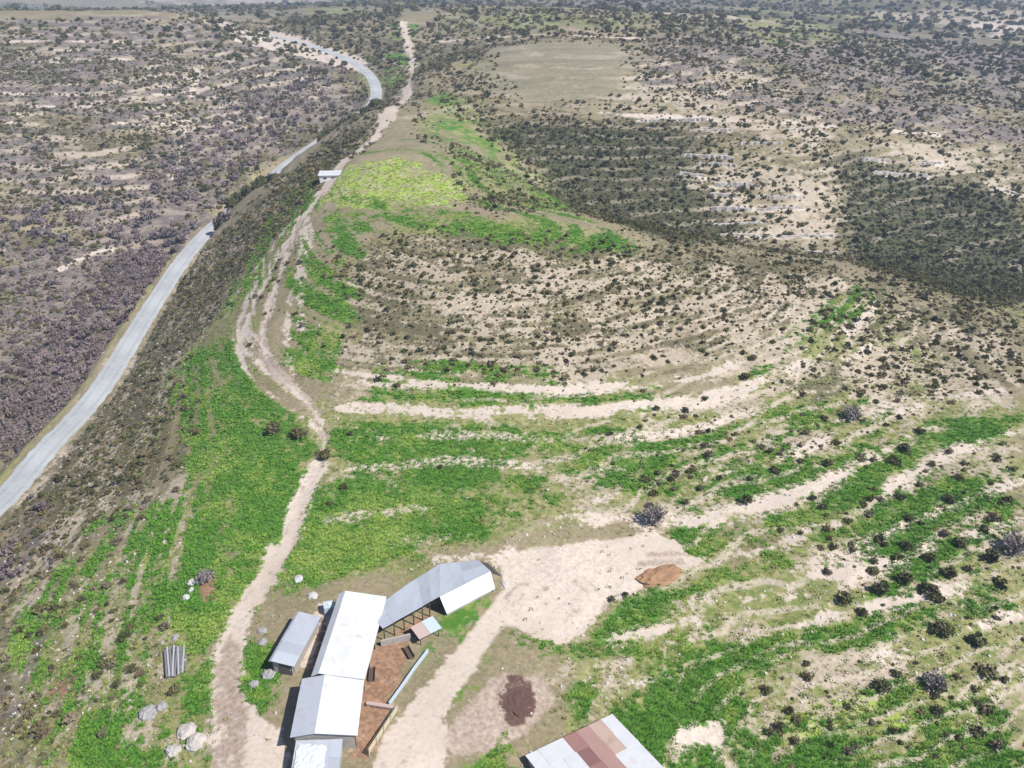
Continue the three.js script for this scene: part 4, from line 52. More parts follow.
  scrub: [[0.36,0,[-385.7,-602.6,-350.5,-608.2,-311.6,-607.9,-272.2,-606.5,-239.0,-620.7,-215.7,-671.3,-184.3,-715.5,-133.5,-689.2,-88.8,-684.0,-43.4,-656.2,-1.4,-621.8,37.0,-600.1,75.2,-599.7,118.9,-627.9,176.7,-697.8,248.8,-784.6,339.8,-891.8,417.9,-939.2,493.0,-968.7,564.5,-985.4,633.8,-995.2,385.8,-587.3,295.4,-435.7,263.6,-376.2,237.7,-327.8,192.3,-255.9,178.5,-259.5,163.6,-261.8,146.9,-260.8,122.1,-243.3,113.1,-245.2,118.4,-281.4,84.1,-233.9,67.9,-227.0,52.7,-220.6,41.0,-219.3,29.9,-219.7,23.0,-236.6,16.1,-271.2,7.4,-339.0,-5.2,-361.9,-19.4,-392.0,-40.4,-422.2,-57.7,-391.8,-78.8,-394.7,-111.2,-439.8,-127.9,-404.4,-138.6,-363.6,-152.8,-341.1,-164.9,-319.4,-176.2,-300.5,-186.8,-283.8,-194.8,-278.3,-202.9,-273.4,-225.7,-313.8,-249.7,-357.9,-279.6,-412.8,-321.5,-488.5]],[0.52,0,[-385.2,-625.7,-347.9,-627.7,-307.3,-623.4,-268.5,-622.1,-239.1,-645.7,-263.3,-852.4,-207.4,-837.7,-132.8,-713.2,-88.9,-712.1,-98.4,-593.8,-105.8,-508.1,-111.2,-439.8,-115.4,-388.5,-121.7,-354.9,-125.8,-322.4,-145.7,-322.1,-159.9,-310.3,-174.1,-300.9,-188.8,-293.8,-203.9,-288.3,-231.1,-338.9,-263.0,-399.5,-307.3,-483.0]],[0.62,0,[-354.8,-620.8,-312.2,-618.6,-270.1,-617.1,-237.1,-639.7,-196.5,-507.2,-172.8,-426.1,-187.0,-418.4,-202.2,-413.9,-223.2,-406.2,-244.6,-400.5,-284.4,-481.8]],[0.5,0,[-185.7,-482.7,-163.1,-505.8,-137.9,-530.1,-108.2,-545.9,-92.4,-486.3,-104.1,-448.7,-113.7,-413.1,-118.5,-370.4,-132.4,-356.9,-145.6,-344.5,-164.3,-407.6]],[0.75,0,[-302.3,-1000.8,-236.3,-970.1,-169.9,-917.4,-95.8,-755.9,-82.1,-629.2,-72.4,-538.6,-90.6,-564.6,-133.1,-647.1,-180.6,-710.0]],[0.8,0,[-106.1,-135.6,-106.8,-144.7,-107.6,-154.7,-106.6,-172.6,-104.1,-191.2,-107.8,-213.8,-112.3,-241.2,-112.4,-263.4,-113.0,-289.8,-102.6,-298.3,-92.4,-308.5,-89.8,-350.1,-79.5,-389.8,-62.0,-384.1,-60.2,-294.4,-63.0,-252.5,-68.2,-239.0,-73.1,-227.0,-75.6,-211.3,-78.1,-197.5,-82.2,-190.1,-86.1,-183.0,-76.0,-161.4,-68.0,-144.2,-69.1,-136.6,-69.9,-129.1,-80.0,-128.0,-82.2,-121.8,-84.2,-115.8,-80.1,-104.4,-76.7,-94.8,-71.2,-84.2,-66.0,-74.5,-61.7,-66.3,-65.4,-66.9,-71.0,-76.2,-77.4,-87.1,-84.8,-99.7,-94.2,-115.6]],[0.3,0,[-94.3,-152.7,-86.5,-151.9,-78.6,-150.4,-63.9,-132.6,-66.0,-125.9,-68.0,-119.6,-74.9,-117.1,-81.7,-114.7,-87.1,-131.4]],[0.22,0,[-84.7,-106.0,-80.8,-109.4,-76.7,-112.7,-65.9,-103.8,-57.0,-96.9,-50.5,-86.1,-45.1,-77.0,-44.0,-70.1,-43.0,-63.9,-49.2,-64.6,-55.6,-65.4,-62.4,-66.4,-66.9,-74.3,-72.2,-83.5,-77.8,-93.7]],[0.16,0,[-67.5,-196.2,-64.0,-210.2,-60.7,-227.7,-43.3,-203.4,-40.0,-183.0,-37.6,-167.5,-35.6,-154.0,-45.3,-165.1,-54.9,-177.1]],[0.74,0,[-37.1,-156.6,-39.4,-175.5,-42.8,-200.6,-33.6,-205.2,-24.5,-212.6,-11.9,-208.7,0.3,-206.6,12.5,-205.9,24.9,-207.2,37.7,-209.9,51.5,-215.0,65.5,-220.1,80.1,-224.9,96.2,-231.6,79.8,-192.8,62.1,-178.1,47.3,-167.5,37.3,-162.3,27.7,-157.3,18.7,-153.0,8.1,-153.2,-2.5,-153.8,-13.2,-154.8,-25.0,-155.4]],[0.75,0,[-42.8,-200.6,-33.6,-205.2,-24.5,-212.6,-11.9,-208.7,0.3,-206.6,12.5,-205.9,24.9,-207.2,37.7,-209.9,51.5,-215.0,65.5,-220.1,80.1,-224.9,96.2,-231.6,83.6,-204.5,67.5,-199.0,52.5,-194.5,38.3,-191.2,24.7,-188.1,11.6,-185.8,0.3,-188.4,-11.2,-192.2,-23.2,-197.7,-32.8,-198.4]],[0.97,0,[-19.5,-394.7,1.4,-400.3,22.6,-399.1,42.5,-394.8,62.3,-391.6,82.1,-390.0,86.6,-362.4,86.3,-334.9,97.3,-327.2,107.6,-318.7,88.3,-305.8,51.5,-215.0,43.3,-216.1,35.2,-217.7,27.5,-236.3,20.8,-289.0,13.6,-336.8,3.4,-348.8,-7.5,-369.7]],[0.95,0,[144.7,-387.6,163.3,-388.0,181.3,-386.1,200.7,-384.0,219.1,-380.2,236.6,-375.2,223.8,-332.1,194.8,-270.5,162.4,-248.1,129.0,-219.1,122.0,-223.6,115.2,-228.7,130.2,-301.6,133.8,-338.6,138.5,-360.8]],[0.42,0,[82.1,-390.0,103.9,-391.5,127.1,-397.0,155.0,-413.3,139.4,-359.6,128.6,-320.5,113.2,-316.9,98.2,-313.6,90.7,-330.3,81.4,-343.3,81.3,-363.8]],[0.3,0,[71.8,-493.5,98.2,-515.3,127.9,-543.1,145.5,-498.8,162.8,-466.3,178.8,-438.2,207.3,-436.7,235.0,-433.3,262.0,-429.0,238.5,-379.4,219.1,-388.6,197.9,-395.9,175.6,-401.5,152.9,-406.6,126.4,-395.8,103.8,-394.9,82.0,-397.0,60.1,-399.7]],[0.55,0,[87.5,-212.1,102.6,-224.7,143.1,-285.9,153.6,-275.8,163.5,-266.0,173.3,-257.6,132.9,-192.4,118.8,-167.5,106.5,-162.7,95.1,-158.6,84.3,-154.9,73.6,-153.6,63.0,-152.3,52.6,-151.1,59.9,-162.4,68.2,-175.5,76.8,-191.7]],[0.55,0,[128.2,-270.1,148.1,-280.6,165.1,-283.9,147.2,-233.3,143.7,-210.9,125.1,-178.9,114.9,-182.1,104.4,-185.2,106.0,-204.5]],[0.17,0,[17.7,-141.7,26.2,-144.3,34.9,-147.1,43.9,-150.2,57.0,-151.6,70.5,-153.2,84.3,-154.9,73.2,-136.8,62.3,-131.3,52.1,-126.2,42.5,-121.5,33.4,-117.0,24.5,-117.7,15.7,-118.4,16.7,-129.8]],[0.24,0,[50.8,-115.4,62.2,-122.7,74.8,-130.8,84.5,-134.6,94.5,-138.2,104.9,-142.0,96.6,-126.2,89.7,-113.0,84.1,-101.9,79.4,-92.5,73.7,-94.3,67.8,-96.2,61.9,-98.2,58.3,-103.3,54.6,-109.0]],[0.16,0,[29.6,-81.3,37.4,-83.2,45.2,-84.8,53.3,-86.5,61.7,-88.4,70.5,-90.4,79.4,-92.5,75.4,-84.3,71.8,-76.8,68.5,-70.0,60.5,-69.5,52.6,-69.1,44.8,-68.6,37.0,-68.1,29.3,-67.2,29.4,-73.9]],[0.34,0,[-65.5,-460.8,-48.7,-456.4,-35.5,-365.2,-15.2,-327.2,1.8,-319.1,17.6,-296.6,7.9,-226.4,-1.9,-222.5,-11.5,-220.5,-17.5,-276.8,-36.5,-352.7]],[0.6,0,[-78.8,-690.4,-51.7,-664.5,-26.2,-632.5,-19.3,-490.3,-16.2,-435.6,-42.9,-451.7,-60.0,-573.3]],[0.3,0,[-67.5,-845.1,-11.7,-778.0,38.7,-779.7,120.7,-1054.9,195.6,-1092.0,279.6,-1146.6,389.2,-1261.2,473.8,-1269.3,534.6,-1220.5,606.9,-1207.4,717.6,-1264.9,611.2,-1069.3,535.0,-1056.2,454.0,-1028.3,367.5,-976.4,273.3,-878.2,179.2,-728.6,116.8,-646.2,70.5,-610.7,30.6,-609.7,-9.6,-630.3,-53.5,-663.9]],[0.5,0,[144.3,-727.1,185.6,-744.8,165.1,-588.9,129.7,-551.4,100.9,-530.6,74.7,-515.5]],[0.6,0,[285.9,-800.9,325.0,-799.5,359.9,-788.6,392.0,-774.0,440.5,-812.5,490.3,-848.4,365.0,-620.2,322.3,-610.1,275.6,-588.8,254.2,-596.0,230.0,-597.1]],[0.35,0,[157.2,-559.1,196.7,-580.6,242.4,-611.2,249.8,-550.1,260.5,-508.3,272.9,-477.1,262.0,-429.0,237.2,-431.0,211.9,-432.0,185.8,-430.7,160.0,-429.1,157.0,-481.5]],[0,0,[-19.6,-540.1,4.8,-527.4,28.9,-533.5,49.7,-523.5,70.7,-520.9,58.1,-415.5,30.9,-413.8,3.9,-411.5,-6.2,-449.5]],[0.5,0,[-204.8,-304.1,-187.0,-304.7,-170.1,-307.1,-155.1,-313.5,-133.2,-267.0,-133.3,-238.5,-132.1,-212.4,-137.2,-199.4,-141.7,-187.2,-160.9,-221.4,-180.1,-257.7]],[0.93,0,[728.0,-2333.0,1104.0,-2315.0,1084.0,-2189.0,727.0,-2199.0]],[0.82,0,[-303.0,-1655.0,41.0,-1608.0,11.0,-1480.0,-315.0,-1518.0]],[0.76,0,[-555.0,-1305.0,-373.0,-1285.0,-372.0,-1037.0,-544.0,-1044.0]],[0.52,0,[-539.0,-1773.0,-394.0,-1741.0,-414.0,-1546.0,-553.0,-1566.0]],[0.85,0,[271.0,-1018.0,595.0,-1074.0,620.0,-898.0,314.0,-835.0]],[0.82,0,[293.0,-2250.0,494.0,-2246.0,518.0,-1978.0,329.0,-1969.0]],[0.56,0,[-1192.0,-1821.0,-904.0,-1809.0,-906.0,-1572.0,-1179.0,-1571.0]],[0.8,0,[-897.0,-1688.0,-572.0,-1624.0,-616.0,-1339.0,-926.0,-1385.0]],[0.69,0,[-349.0,-1445.0,-85.0,-1444.0,-80.0,-1234.0,-330.0,-1224.0]],[0.59,0,[1066.0,-2082.0,1188.0,-2094.0,1217.0,-1948.0,1103.0,-1929.0]],[0.81,0,[-789.0,-2148.0,-482.0,-2114.0,-504.0,-1879.0,-795.0,-1899.0]],[0.59,0,[-474.0,-1125.0,-334.0,-1114.0,-325.0,-914.0,-457.0,-915.0]],[0.6,0,[-516.0,-1579.0,-199.0,-1525.0,-235.0,-1341.0,-536.0,-1383.0]],[0.63,0,[-507.0,-1117.0,-253.0,-1067.0,-287.0,-865.0,-529.0,-903.0]],[0.63,0,[467.0,-1412.0,844.0,-1441.0,855.0,-1227.0,498.0,-1189.0]],[0.76,0,[617.0,-2144.0,872.0,-2181.0,913.0,-1958.0,674.0,-1912.0]],[0.63,0,[551.0,-1241.0,849.0,-1172.0,814.0,-1065.0,529.0,-1125.0]],[0.81,0,[-157.0,-1326.0,175.0,-1311.0,168.0,-1071.0,-148.0,-1073.0]],[0.87,0,[881.0,-1821.0,1231.0,-1872.0,1243.0,-1719.0,912.0,-1663.0]],[0.72,0,[519.0,-1581.0,886.0,-1587.0,879.0,-1423.0,531.0,-1409.0]],[0.81,0,[788.0,-2076.0,944.0,-2061.0,969.0,-1769.0,822.0,-1769.0]],[0.61,0,[-459.0,-2276.0,-260.0,-2274.0,-249.0,-2070.0,-436.0,-2062.0]],[0.56,0,[-1421.0,-2260.0,-1092.0,-2269.0,-1091.0,-2077.0,-1403.0,-2059.0]],[0.51,0,[-493.0,-2141.0,-163.0,-2092.0,-193.0,-1789.0,-507.0,-1819.0]],[0.56,0,[-272.0,-2409.0,26.0,-2432.0,37.0,-2251.0,-244.0,-2220.0]],[0.53,0,[-145.0,-1032.0,161.0,-1021.0,148.0,-870.0,-142.0,-873.0]],[0.92,0,[-776.0,-1019.0,-414.0,-990.0,-431.0,-717.0,-775.0,-731.0]],[0.73,0,[111.0,-1468.0,478.0,-1497.0,504.0,-1223.0,158.0,-1182.0]],[0.76,0,[-610.0,-1583.0,-303.0,-1490.0,-362.0,-1298.0,-657.0,-1377.0]],[0.67,0,[-282.0,-1458.0,-40.0,-1448.0,-44.0,-1263.0,-275.0,-1264.0]],[0.77,0,[355.0,-1380.0,729.0,-1310.0,681.0,-1049.0,325.0,-1103.0]],[0.77,0,[-1120.0,-2001.0,-845.0,-1915.0,-914.0,-1646.0,-1178.0,-1715.0]],[0.75,0,[-363.0,-1245.0,-81.0,-1220.0,-99.0,-1056.0,-367.0,-1072.0]],[0.67,0,[727.0,-1805.0,934.0,-1843.0,953.0,-1724.0,758.0,-1682.0]],[0.87,0,[49.0,-1146.0,293.0,-1108.0,269.0,-997.0,37.0,-1027.0]],[0.76,0,[544.0,-2183.0,843.0,-2220.0,894.0,-1939.0,613.0,-1889.0]],[0.74,0,[-285.0,-1895.0,-75.0,-1824.0,-138.0,-1541.0,-340.0,-1594.0]]],
  bare: [[1,0,[-118.3,-156.2,-120.5,-173.6,-122.6,-193.3,-123.8,-214.3,-125.1,-239.1,-125.0,-262.3,-125.7,-291.4,-120.9,-313.9,-137.9,-311.2,-148.2,-295.0,-147.9,-264.5,-148.6,-240.1,-148.6,-224.1,-148.2,-209.1,-133.2,-182.0]],[0.5,0,[-188.7,-287.6,-178.7,-297.7,-168.3,-308.7,-153.7,-320.2,-136.0,-327.6,-130.4,-357.5,-128.3,-406.0,-119.5,-466.5,-106.4,-535.4,-134.5,-552.1,-147.7,-482.9,-160.5,-433.9,-162.0,-380.9,-166.5,-344.9,-180.1,-337.1,-194.0,-331.1,-207.9,-325.8]],[0.3,0,[-222.9,-339.1,-199.0,-329.8,-175.8,-320.5,-156.3,-317.0,-146.5,-295.4,-133.2,-267.0,-133.3,-238.5,-132.1,-212.4,-137.2,-199.4,-141.7,-187.2,-159.3,-218.4,-176.5,-250.9,-198.3,-291.8]],[0.4,0,[-103.7,-131.6,-96.7,-138.9,-92.8,-127.7,-89.4,-117.7,-89.4,-107.5,-96.0,-118.6]]],
  meadow2: [[0.85,2.2,[-116.2,-122.9,-116.2,-125.1,-116.2,-127.3,-116.1,-129.5,-116.1,-131.7,-116.0,-133.8,-116.0,-136.0,-115.8,-138.0,-115.7,-139.8,-115.5,-141.4,-115.4,-142.9,-115.3,-144.6,-115.4,-146.7,-115.5,-149.1,-115.7,-151.9,-116.0,-155.0,-116.4,-158.4,-116.7,-162.1,-116.9,-166.2,-116.9,-170.2,-116.8,-174.3,-116.7,-178.4,-116.7,-182.9,-116.8,-187.9,-117.1,-193.8,-117.8,-200.7,-118.7,-208.6,-119.8,-217.3,-121.0,-226.4,-122.1,-235.6,-123.0,-244.7,-123.8,-253.7,-124.7,-262.9,-125.6,-272.3,-126.2,-281.8,-126.6,-291.3,-126.6,-300.8,-126.2,-310.2,-125.4,-319.5,-124.3,-328.8,-123.0,-338.0,-121.7,-347.2,-120.3,-356.5,-119.0,-366.1,-117.7,-376.2,-116.3,-386.3,-114.7,-396.4,-112.9,-406.0,-110.9,-415.0,-108.6,-423.3,-105.9,-431.1,-103.0,-438.2,-100.2,-444.9,-97.5,-451.3,-95.1,-457.5,-92.7,-463.5,-90.2,-468.8,-87.9,-473.6,-86.1,-478.1,-84.9,-483.0,-84.3,-488.8,-84.4,-495.9,-85.2,-504.1,-86.5,-512.8,-88.2,-521.9,-90.3,-531.0,-92.6,-539.7,-95.2,-548.1,-98.1,-556.5,-101.4,-564.9,-105.0,-573.3,-108.9,-581.5,-113.1,-589.7,-117.7,-597.9,-122.8,-606.2,-128.2,-614.4,-133.8,-622.5,-139.5,-630.3,-145.2,-637.7,-151.0,-644.8,-156.9,-651.5,-162.9,-658.0,-169.1,-664.3,-175.2,-670.2,-181.3,-675.9,-187.4,-680.7,-193.6,-684.9,-200.1,-688.9,-206.8,-693.4,-213.7,-698.7,-220.6,-705.4,-227.1,-713.5,-233.5,-722.5,-239.7,-732.1,-245.9,-742.0,-252.0,-751.8,-258.1,-761.3]]]
};
const ROAD = [[-110.6,-122.8,-17.07],[-110.6,-125.0,-17.12],[-110.6,-127.2,-17.18],[-110.5,-129.4,-17.25],[-110.5,-131.6,-17.33],[-110.4,-133.7,-17.41],[-110.4,-135.7,-17.49],[-110.3,-137.6,-17.57],[-110.1,-139.3,-17.65],[-110.0,-140.9,-17.73],[-109.8,-142.6,-17.82],[-109.8,-144.5,-17.93],[-109.8,-146.8,-18.05],[-109.9,-149.5,-18.19],[-110.2,-152.4,-18.34],[-110.5,-155.5,-18.5],[-110.8,-158.9,-18.66],[-111.1,-162.5,-18.82],[-111.3,-166.3,-18.97],[-111.3,-170.2,-19.11],[-111.2,-174.1,-19.23],[-111.1,-178.3,-19.32],[-111.1,-182.9,-19.38],[-111.2,-188.1,-19.41],[-111.5,-194.2,-19.4],[-112.2,-201.3,-19.35],[-113.2,-209.3,-19.25],[-114.3,-218.0,-19.1],[-115.4,-227.0,-18.92],[-116.5,-236.2,-18.68],[-117.4,-245.2,-18.41],[-118.3,-254.2,-18.09],[-119.1,-263.4,-17.73],[-120.0,-272.7,-17.34],[-120.6,-282.1,-16.9],[-121.0,-291.4,-16.44],[-121.0,-300.7,-15.94],[-120.6,-309.8,-15.41],[-119.8,-319.0,-14.85],[-118.7,-328.1,-14.28],[-117.5,-337.2,-13.71],[-116.1,-346.4,-13.13],[-114.8,-355.7,-12.56],[-113.5,-365.4,-11.99],[-112.2,-375.4,-11.42],[-110.7,-385.5,-10.84],[-109.2,-395.4,-10.21],[-107.4,-404.9,-9.53],[-105.5,-413.7,-8.78],[-103.2,-421.6,-7.95],[-100.6,-429.1,-7.05],[-97.8,-436.1,-6.09],[-95.0,-442.8,-5.09],[-92.3,-449.2,-4.06],[-89.9,-455.4,-3.02],[-87.6,-461.2,-1.99],[-85.1,-466.4,-0.97],[-82.8,-471.3,0.03],[-80.8,-476.4,1.02],[-79.4,-482.0,2.0],[-78.7,-488.6,2.95],[-78.8,-496.2,3.88],[-79.6,-504.7,4.77],[-80.9,-513.8,5.62],[-82.7,-523.1,6.42],[-84.9,-532.3,7.14],[-87.2,-541.2,7.79],[-89.9,-549.9,8.36],[-92.9,-558.5,8.87],[-96.2,-567.0,9.32],[-99.9,-575.6,9.74],[-103.8,-584.0,10.16],[-108.2,-592.4,10.59],[-112.9,-600.8,11.04],[-118.0,-609.2,11.51],[-123.5,-617.6,12.0],[-129.2,-625.8,12.49],[-135.0,-633.7,12.98],[-140.9,-641.2,13.46],[-146.7,-648.4,13.92],[-152.8,-655.3,14.36],[-158.9,-661.9,14.78],[-165.1,-668.2,15.19],[-171.4,-674.3,15.59],[-177.7,-680.1,15.97],[-184.1,-685.2,16.34],[-190.5,-689.6,16.69],[-197.0,-693.6,17.03],[-203.6,-697.9,17.36],[-210.0,-703.0,17.67],[-216.4,-709.2,17.96],[-222.7,-716.9,18.24],[-228.9,-725.6,18.51],[-235.0,-735.1,18.77],[-241.1,-745.0,18.98],[-247.3,-754.8,19.16],[-253.4,-764.3,19.29]];
const TERRACE_WALLS = [[74.3,-364.8,78.9,-364.8,83.5,-364.7,88.2,-364.7,92.8,-364.6,97.4,-364.6],[71.0,-352.7,75.0,-352.7,79.1,-352.7,83.1,-352.8],[82.2,-341.6,86.6,-342.0,91.0,-342.4,95.4,-342.8],[107.6,-341.6,112.7,-342.6,117.9,-343.6,123.2,-344.9],[82.4,-333.5,86.8,-333.9,91.2,-334.3,95.6,-334.8,100.0,-335.3],[101.5,-335.2,105.8,-335.8,110.0,-336.4,114.3,-337.1,118.6,-337.9,123.0,-338.8],[80.7,-323.7,85.1,-324.3,89.5,-324.9,93.9,-325.5,98.4,-326.2,102.9,-327.0],[81.8,-313.9,86.4,-314.6,91.1,-315.2,95.7,-315.8,100.4,-316.5,105.2,-317.3],[106.6,-316.9,111.4,-317.7,116.2,-318.6,121.0,-319.4,125.9,-320.3,130.9,-321.3],[112.1,-300.3,117.1,-302.1,122.1,-303.8,127.2,-305.5],[80.7,-385.1,85.8,-385.0,90.9,-384.8,96.0,-384.5,101.1,-384.3],[126.2,-388.4,132.3,-391.0,138.7,-394.6,145.5,-398.7],[59.6,-394.9,64.8,-394.8,70.0,-394.8,75.3,-394.9,80.6,-395.1,85.8,-395.3,91.1,-395.4],[160.8,-381.9,166.5,-384.3,172.1,-386.4,177.6,-388.0],[164.2,-374.7,170.5,-377.3,176.6,-379.2,182.5,-380.7,188.4,-381.8,194.1,-382.8],[191.5,-390.9,195.8,-392.0,200.2,-393.0,204.6,-394.0],[228.0,-377.5,231.8,-376.0,235.6,-374.5],[80.1,-359.9,84.6,-359.8,89.1,-359.8,93.6,-359.8,98.2,-359.7],[86.3,-347.3,90.4,-347.8,94.5,-348.3,98.6,-348.7,102.7,-349.2],[100.8,-373.9,105.9,-374.3,111.1,-374.8,116.3,-375.5,121.6,-376.4]];
const BUSH_SPOTS = [[-110.9,-318.9,6.1],[-111.6,-321.7,4.2],[-111.9,-309.1,4.3],[-112.6,-323.4,4.1],[-110.5,-326.9,4.0],[-113.4,-309.3,4.6],[-113.8,-326.7,4.7],[-110.5,-323.3,5.9],[-114.9,-310.6,5.2],[-112.5,-331.6,4.7],[-110.6,-335.1,5.0],[-114.1,-321.1,5.0],[-111.4,-329.7,4.6],[-111.4,-325.2,5.2],[-111.5,-321.2,4.6],[-111.3,-330.6,4.3],[-111.3,-329.4,5.9],[-112.0,-329.7,4.1],[-111.4,-330.4,6.0],[-109.9,-342.3,4.7],[-109.2,-334.2,4.5],[-109.4,-342.5,5.8],[-111.2,-328.5,5.2],[-110.9,-340.6,5.9],[-110.2,-338.1,3.8],[-111.3,-329.4,5.2],[-110.4,-341.2,3.7],[-110.3,-349.0,4.9],[-108.0,-351.7,4.9],[-107.9,-345.4,6.0],[-109.5,-338.8,4.5],[-108.1,-342.4,4.1],[-109.6,-343.4,5.2],[-110.1,-341.0,4.7],[-108.4,-352.9,6.1],[-109.8,-337.6,5.5],[-106.3,-360.9,4.5],[-109.3,-357.1,3.9],[-106.1,-360.2,4.7],[-107.0,-348.3,6.1],[-107.3,-359.8,5.6],[-104.7,-363.5,3.7],[-109.7,-355.9,3.7],[-107.1,-355.3,5.3],[-108.7,-350.5,6.1],[-95.9,-419.2,3.9],[-94.7,-423.4,4.7],[-93.8,-424.2,6.0],[-92.9,-427.1,4.1],[-93.0,-430.6,6.2],[-97.6,-422.0,5.5],[-95.0,-420.2,5.8],[-92.0,-429.0,4.5],[-95.0,-424.8,5.8],[-93.0,-431.3,6.0],[-87.2,-439.2,5.7],[-95.2,-428.5,5.0],[-87.9,-438.2,5.3],[-91.6,-428.0,4.2],[-93.3,-430.4,4.4],[-93.5,-432.3,3.7],[-88.7,-439.5,4.8],[-90.3,-434.8,6.0],[-85.9,-443.9,4.5],[-88.8,-435.3,4.7],[-88.6,-437.5,5.9],[-89.1,-435.1,4.2],[-88.3,-445.4,4.5],[-90.2,-437.2,3.9],[-90.2,-436.6,5.1],[-89.6,-440.7,6.1],[-86.6,-446.2,3.7],[-85.2,-447.8,6.1],[-84.2,-446.1,5.6],[-82.9,-448.8,6.1],[-84.3,-445.7,5.3],[-87.4,-446.2,5.9],[-86.7,-443.6,3.9],[-88.8,-442.2,4.2],[-88.6,-440.9,5.8],[-85.9,-447.6,5.3],[-86.8,-448.4,4.0],[-83.5,-447.4,4.7],[-81.6,-453.3,3.6],[-82.5,-450.9,4.0],[-83.6,-454.3,3.7],[-82.4,-454.0,4.2],[-85.2,-449.3,3.7],[-83.4,-452.1,5.8],[-84.8,-452.6,5.3],[-83.4,-457.5,5.4],[-82.7,-457.4,5.1],[-79.7,-462.7,5.8],[-80.3,-457.1,4.1],[-81.0,-457.4,4.9],[-78.5,-463.0,5.7],[-80.6,-463.5,5.4],[-80.7,-461.2,4.8],[-80.6,-459.1,4.0],[-79.6,-463.0,3.8],[-78.8,-461.3,4.8],[-75.4,-466.4,4.3],[-78.8,-464.3,3.9],[-78.6,-461.1,3.9],[-78.0,-463.2,3.7],[-77.3,-466.0,3.7],[-79.4,-460.6,4.7],[-80.2,-464.5,6.0],[-79.0,-464.5,5.8],[-74.8,-467.8,6.0],[-73.9,-470.3,5.8],[-76.1,-472.6,4.7],[-76.9,-469.5,5.8],[-78.4,-464.4,4.3],[-76.3,-470.9,6.1],[-77.2,-466.0,5.4],[-79.6,-464.7,5.3],[59.3,-99.9,2.6],[52.8,-97.6,2.2],[64.2,-101.9,2.6],[66.8,-100.2,2.2],[72.6,-104.1,2.4],[68.4,-98.8,2.2],[81.2,-107.9,2.4],[66.2,-92.8,3.2],[71.4,-91.9,3.0],[70.6,-86.7,3.0],[53.3,-83.0,2.4],[61.6,-83.3,2.2],[54.8,-95.5,1.8],[51.8,-103.2,1.6],[54.5,-108.7,1.8],[80.1,-102.0,2.2],[83.7,-115.0,2],[70.9,-116.6,2],[80.8,-122.6,2.2],[71.6,-122.7,2],[42.0,-119.3,2.2],[50.0,-128.4,1.6],[50.4,-134.4,1.4],[33.5,-127.3,1.4],[35.6,-145.5,1.4],[50.9,-157.6,2.4],[54.1,-165.1,1.6],[78.4,-137.3,2.4],[74.8,-133.2,2.2],[84.1,-143.6,2.2],[72.1,-148.2,2.2],[77.4,-111.0,2],[70.5,-107.1,2.4],[67.2,-109.5,2],[25.5,-139.2,1.2],[34.4,-122.4,1.4],[38.8,-126.0,1.2],[-47.5,-139.7,3.2],[-41.9,-137.3,3.2],[-36.0,-130.4,2.6],[-61.4,-173.3,1.2],[-32.1,-116.6,1.2],[24.5,-117.7,1.4],[15.5,-95.3,1.2],[17.6,-96.4,1.0],[46.5,-112.6,1.2],[54.6,-120.8,1.4],[63.5,-111.2,1.6],[65.5,-121.5,1.6],[92.0,-123.2,1.8],[97.9,-132.1,1.8],[-31.9,-137.1,1.4],[-163.5,-336.5,4.5],[-126.8,-475.0,4.5],[-129.5,-451.5,4],[-174.1,-395.9,4],[-131.6,-384.5,4],[-133.8,-354.4,4],[40.6,-149.9,1.6],[-13.4,-126.5,1.2],[-30.2,-120.8,1.6],[-98.7,-147.1,1.8],[-80.0,-137.4,3],[-78.9,-140.2,2.4]];

// ------------------------------------------------------------------ random numbers and noise
function rng(seed) {
  let a = seed >>> 0;
  return () => { a = (a + 0x6d2b79f5) | 0; let t = Math.imul(a ^ (a >>> 15), 1 | a); t = (t + Math.imul(t ^ (t >>> 7), 61 | t)) ^ t; return ((t ^ (t >>> 14)) >>> 0) / 4294967296; };
}
const clamp = (v, a = 0, b = 1) => Math.min(b, Math.max(a, v));
const smooth = (a, b, v) => { const t = clamp((v - a) / (b - a)); return t * t * (3 - 2 * t); };
const lerp = (a, b, t) => a + (b - a) * t;
const NT = 512;
function noiseTile(seed, firstPeriod, octaves, gain) {           // tileable fractal value noise, 0..1
  const out = new Float32Array(NT * NT), r = rng(seed);
  let amp = 1, total = 0;
  for (let o = 0, cells = firstPeriod; o < octaves && cells <= NT; o++, cells *= 2) {
    const g = new Float32Array(cells * cells).map(() => r());
    const k = cells / NT;
    for (let y = 0; y < NT; y++) {
      const fy = y * k, y0 = Math.floor(fy), ty = fy - y0, sy = ty * ty * (3 - 2 * ty), a = (y0 % cells) * cells, b = ((y0 + 1) % cells) * cells;
      for (let x = 0; x < NT; x++) {
        const fx = x * k, x0 = Math.floor(fx), tx = fx - x0, sx = tx * tx * (3 - 2 * tx), x1 = (x0 + 1) % cells, xa = x0 % cells;
        const p = g[a + xa] + (g[a + x1] - g[a + xa]) * sx, q = g[b + xa] + (g[b + x1] - g[b + xa]) * sx;
        out[y * NT + x] += amp * (p + (q - p) * sy);
      }
    }
    total += amp; amp *= gain;
  }
  let lo = 1e9, hi = -1e9;
  for (const v of out) { lo = Math.min(lo, v); hi = Math.max(hi, v); }
  for (let i = 0; i < out.length; i++) out[i] = (out[i] - lo) / (hi - lo);
  return out;
}
const FBM = noiseTile(11, 4, 7, 0.55), GRAIN = noiseTile(23, 64, 4, 0.8), BLOB = noiseTile(37, 16, 3, 0.45);
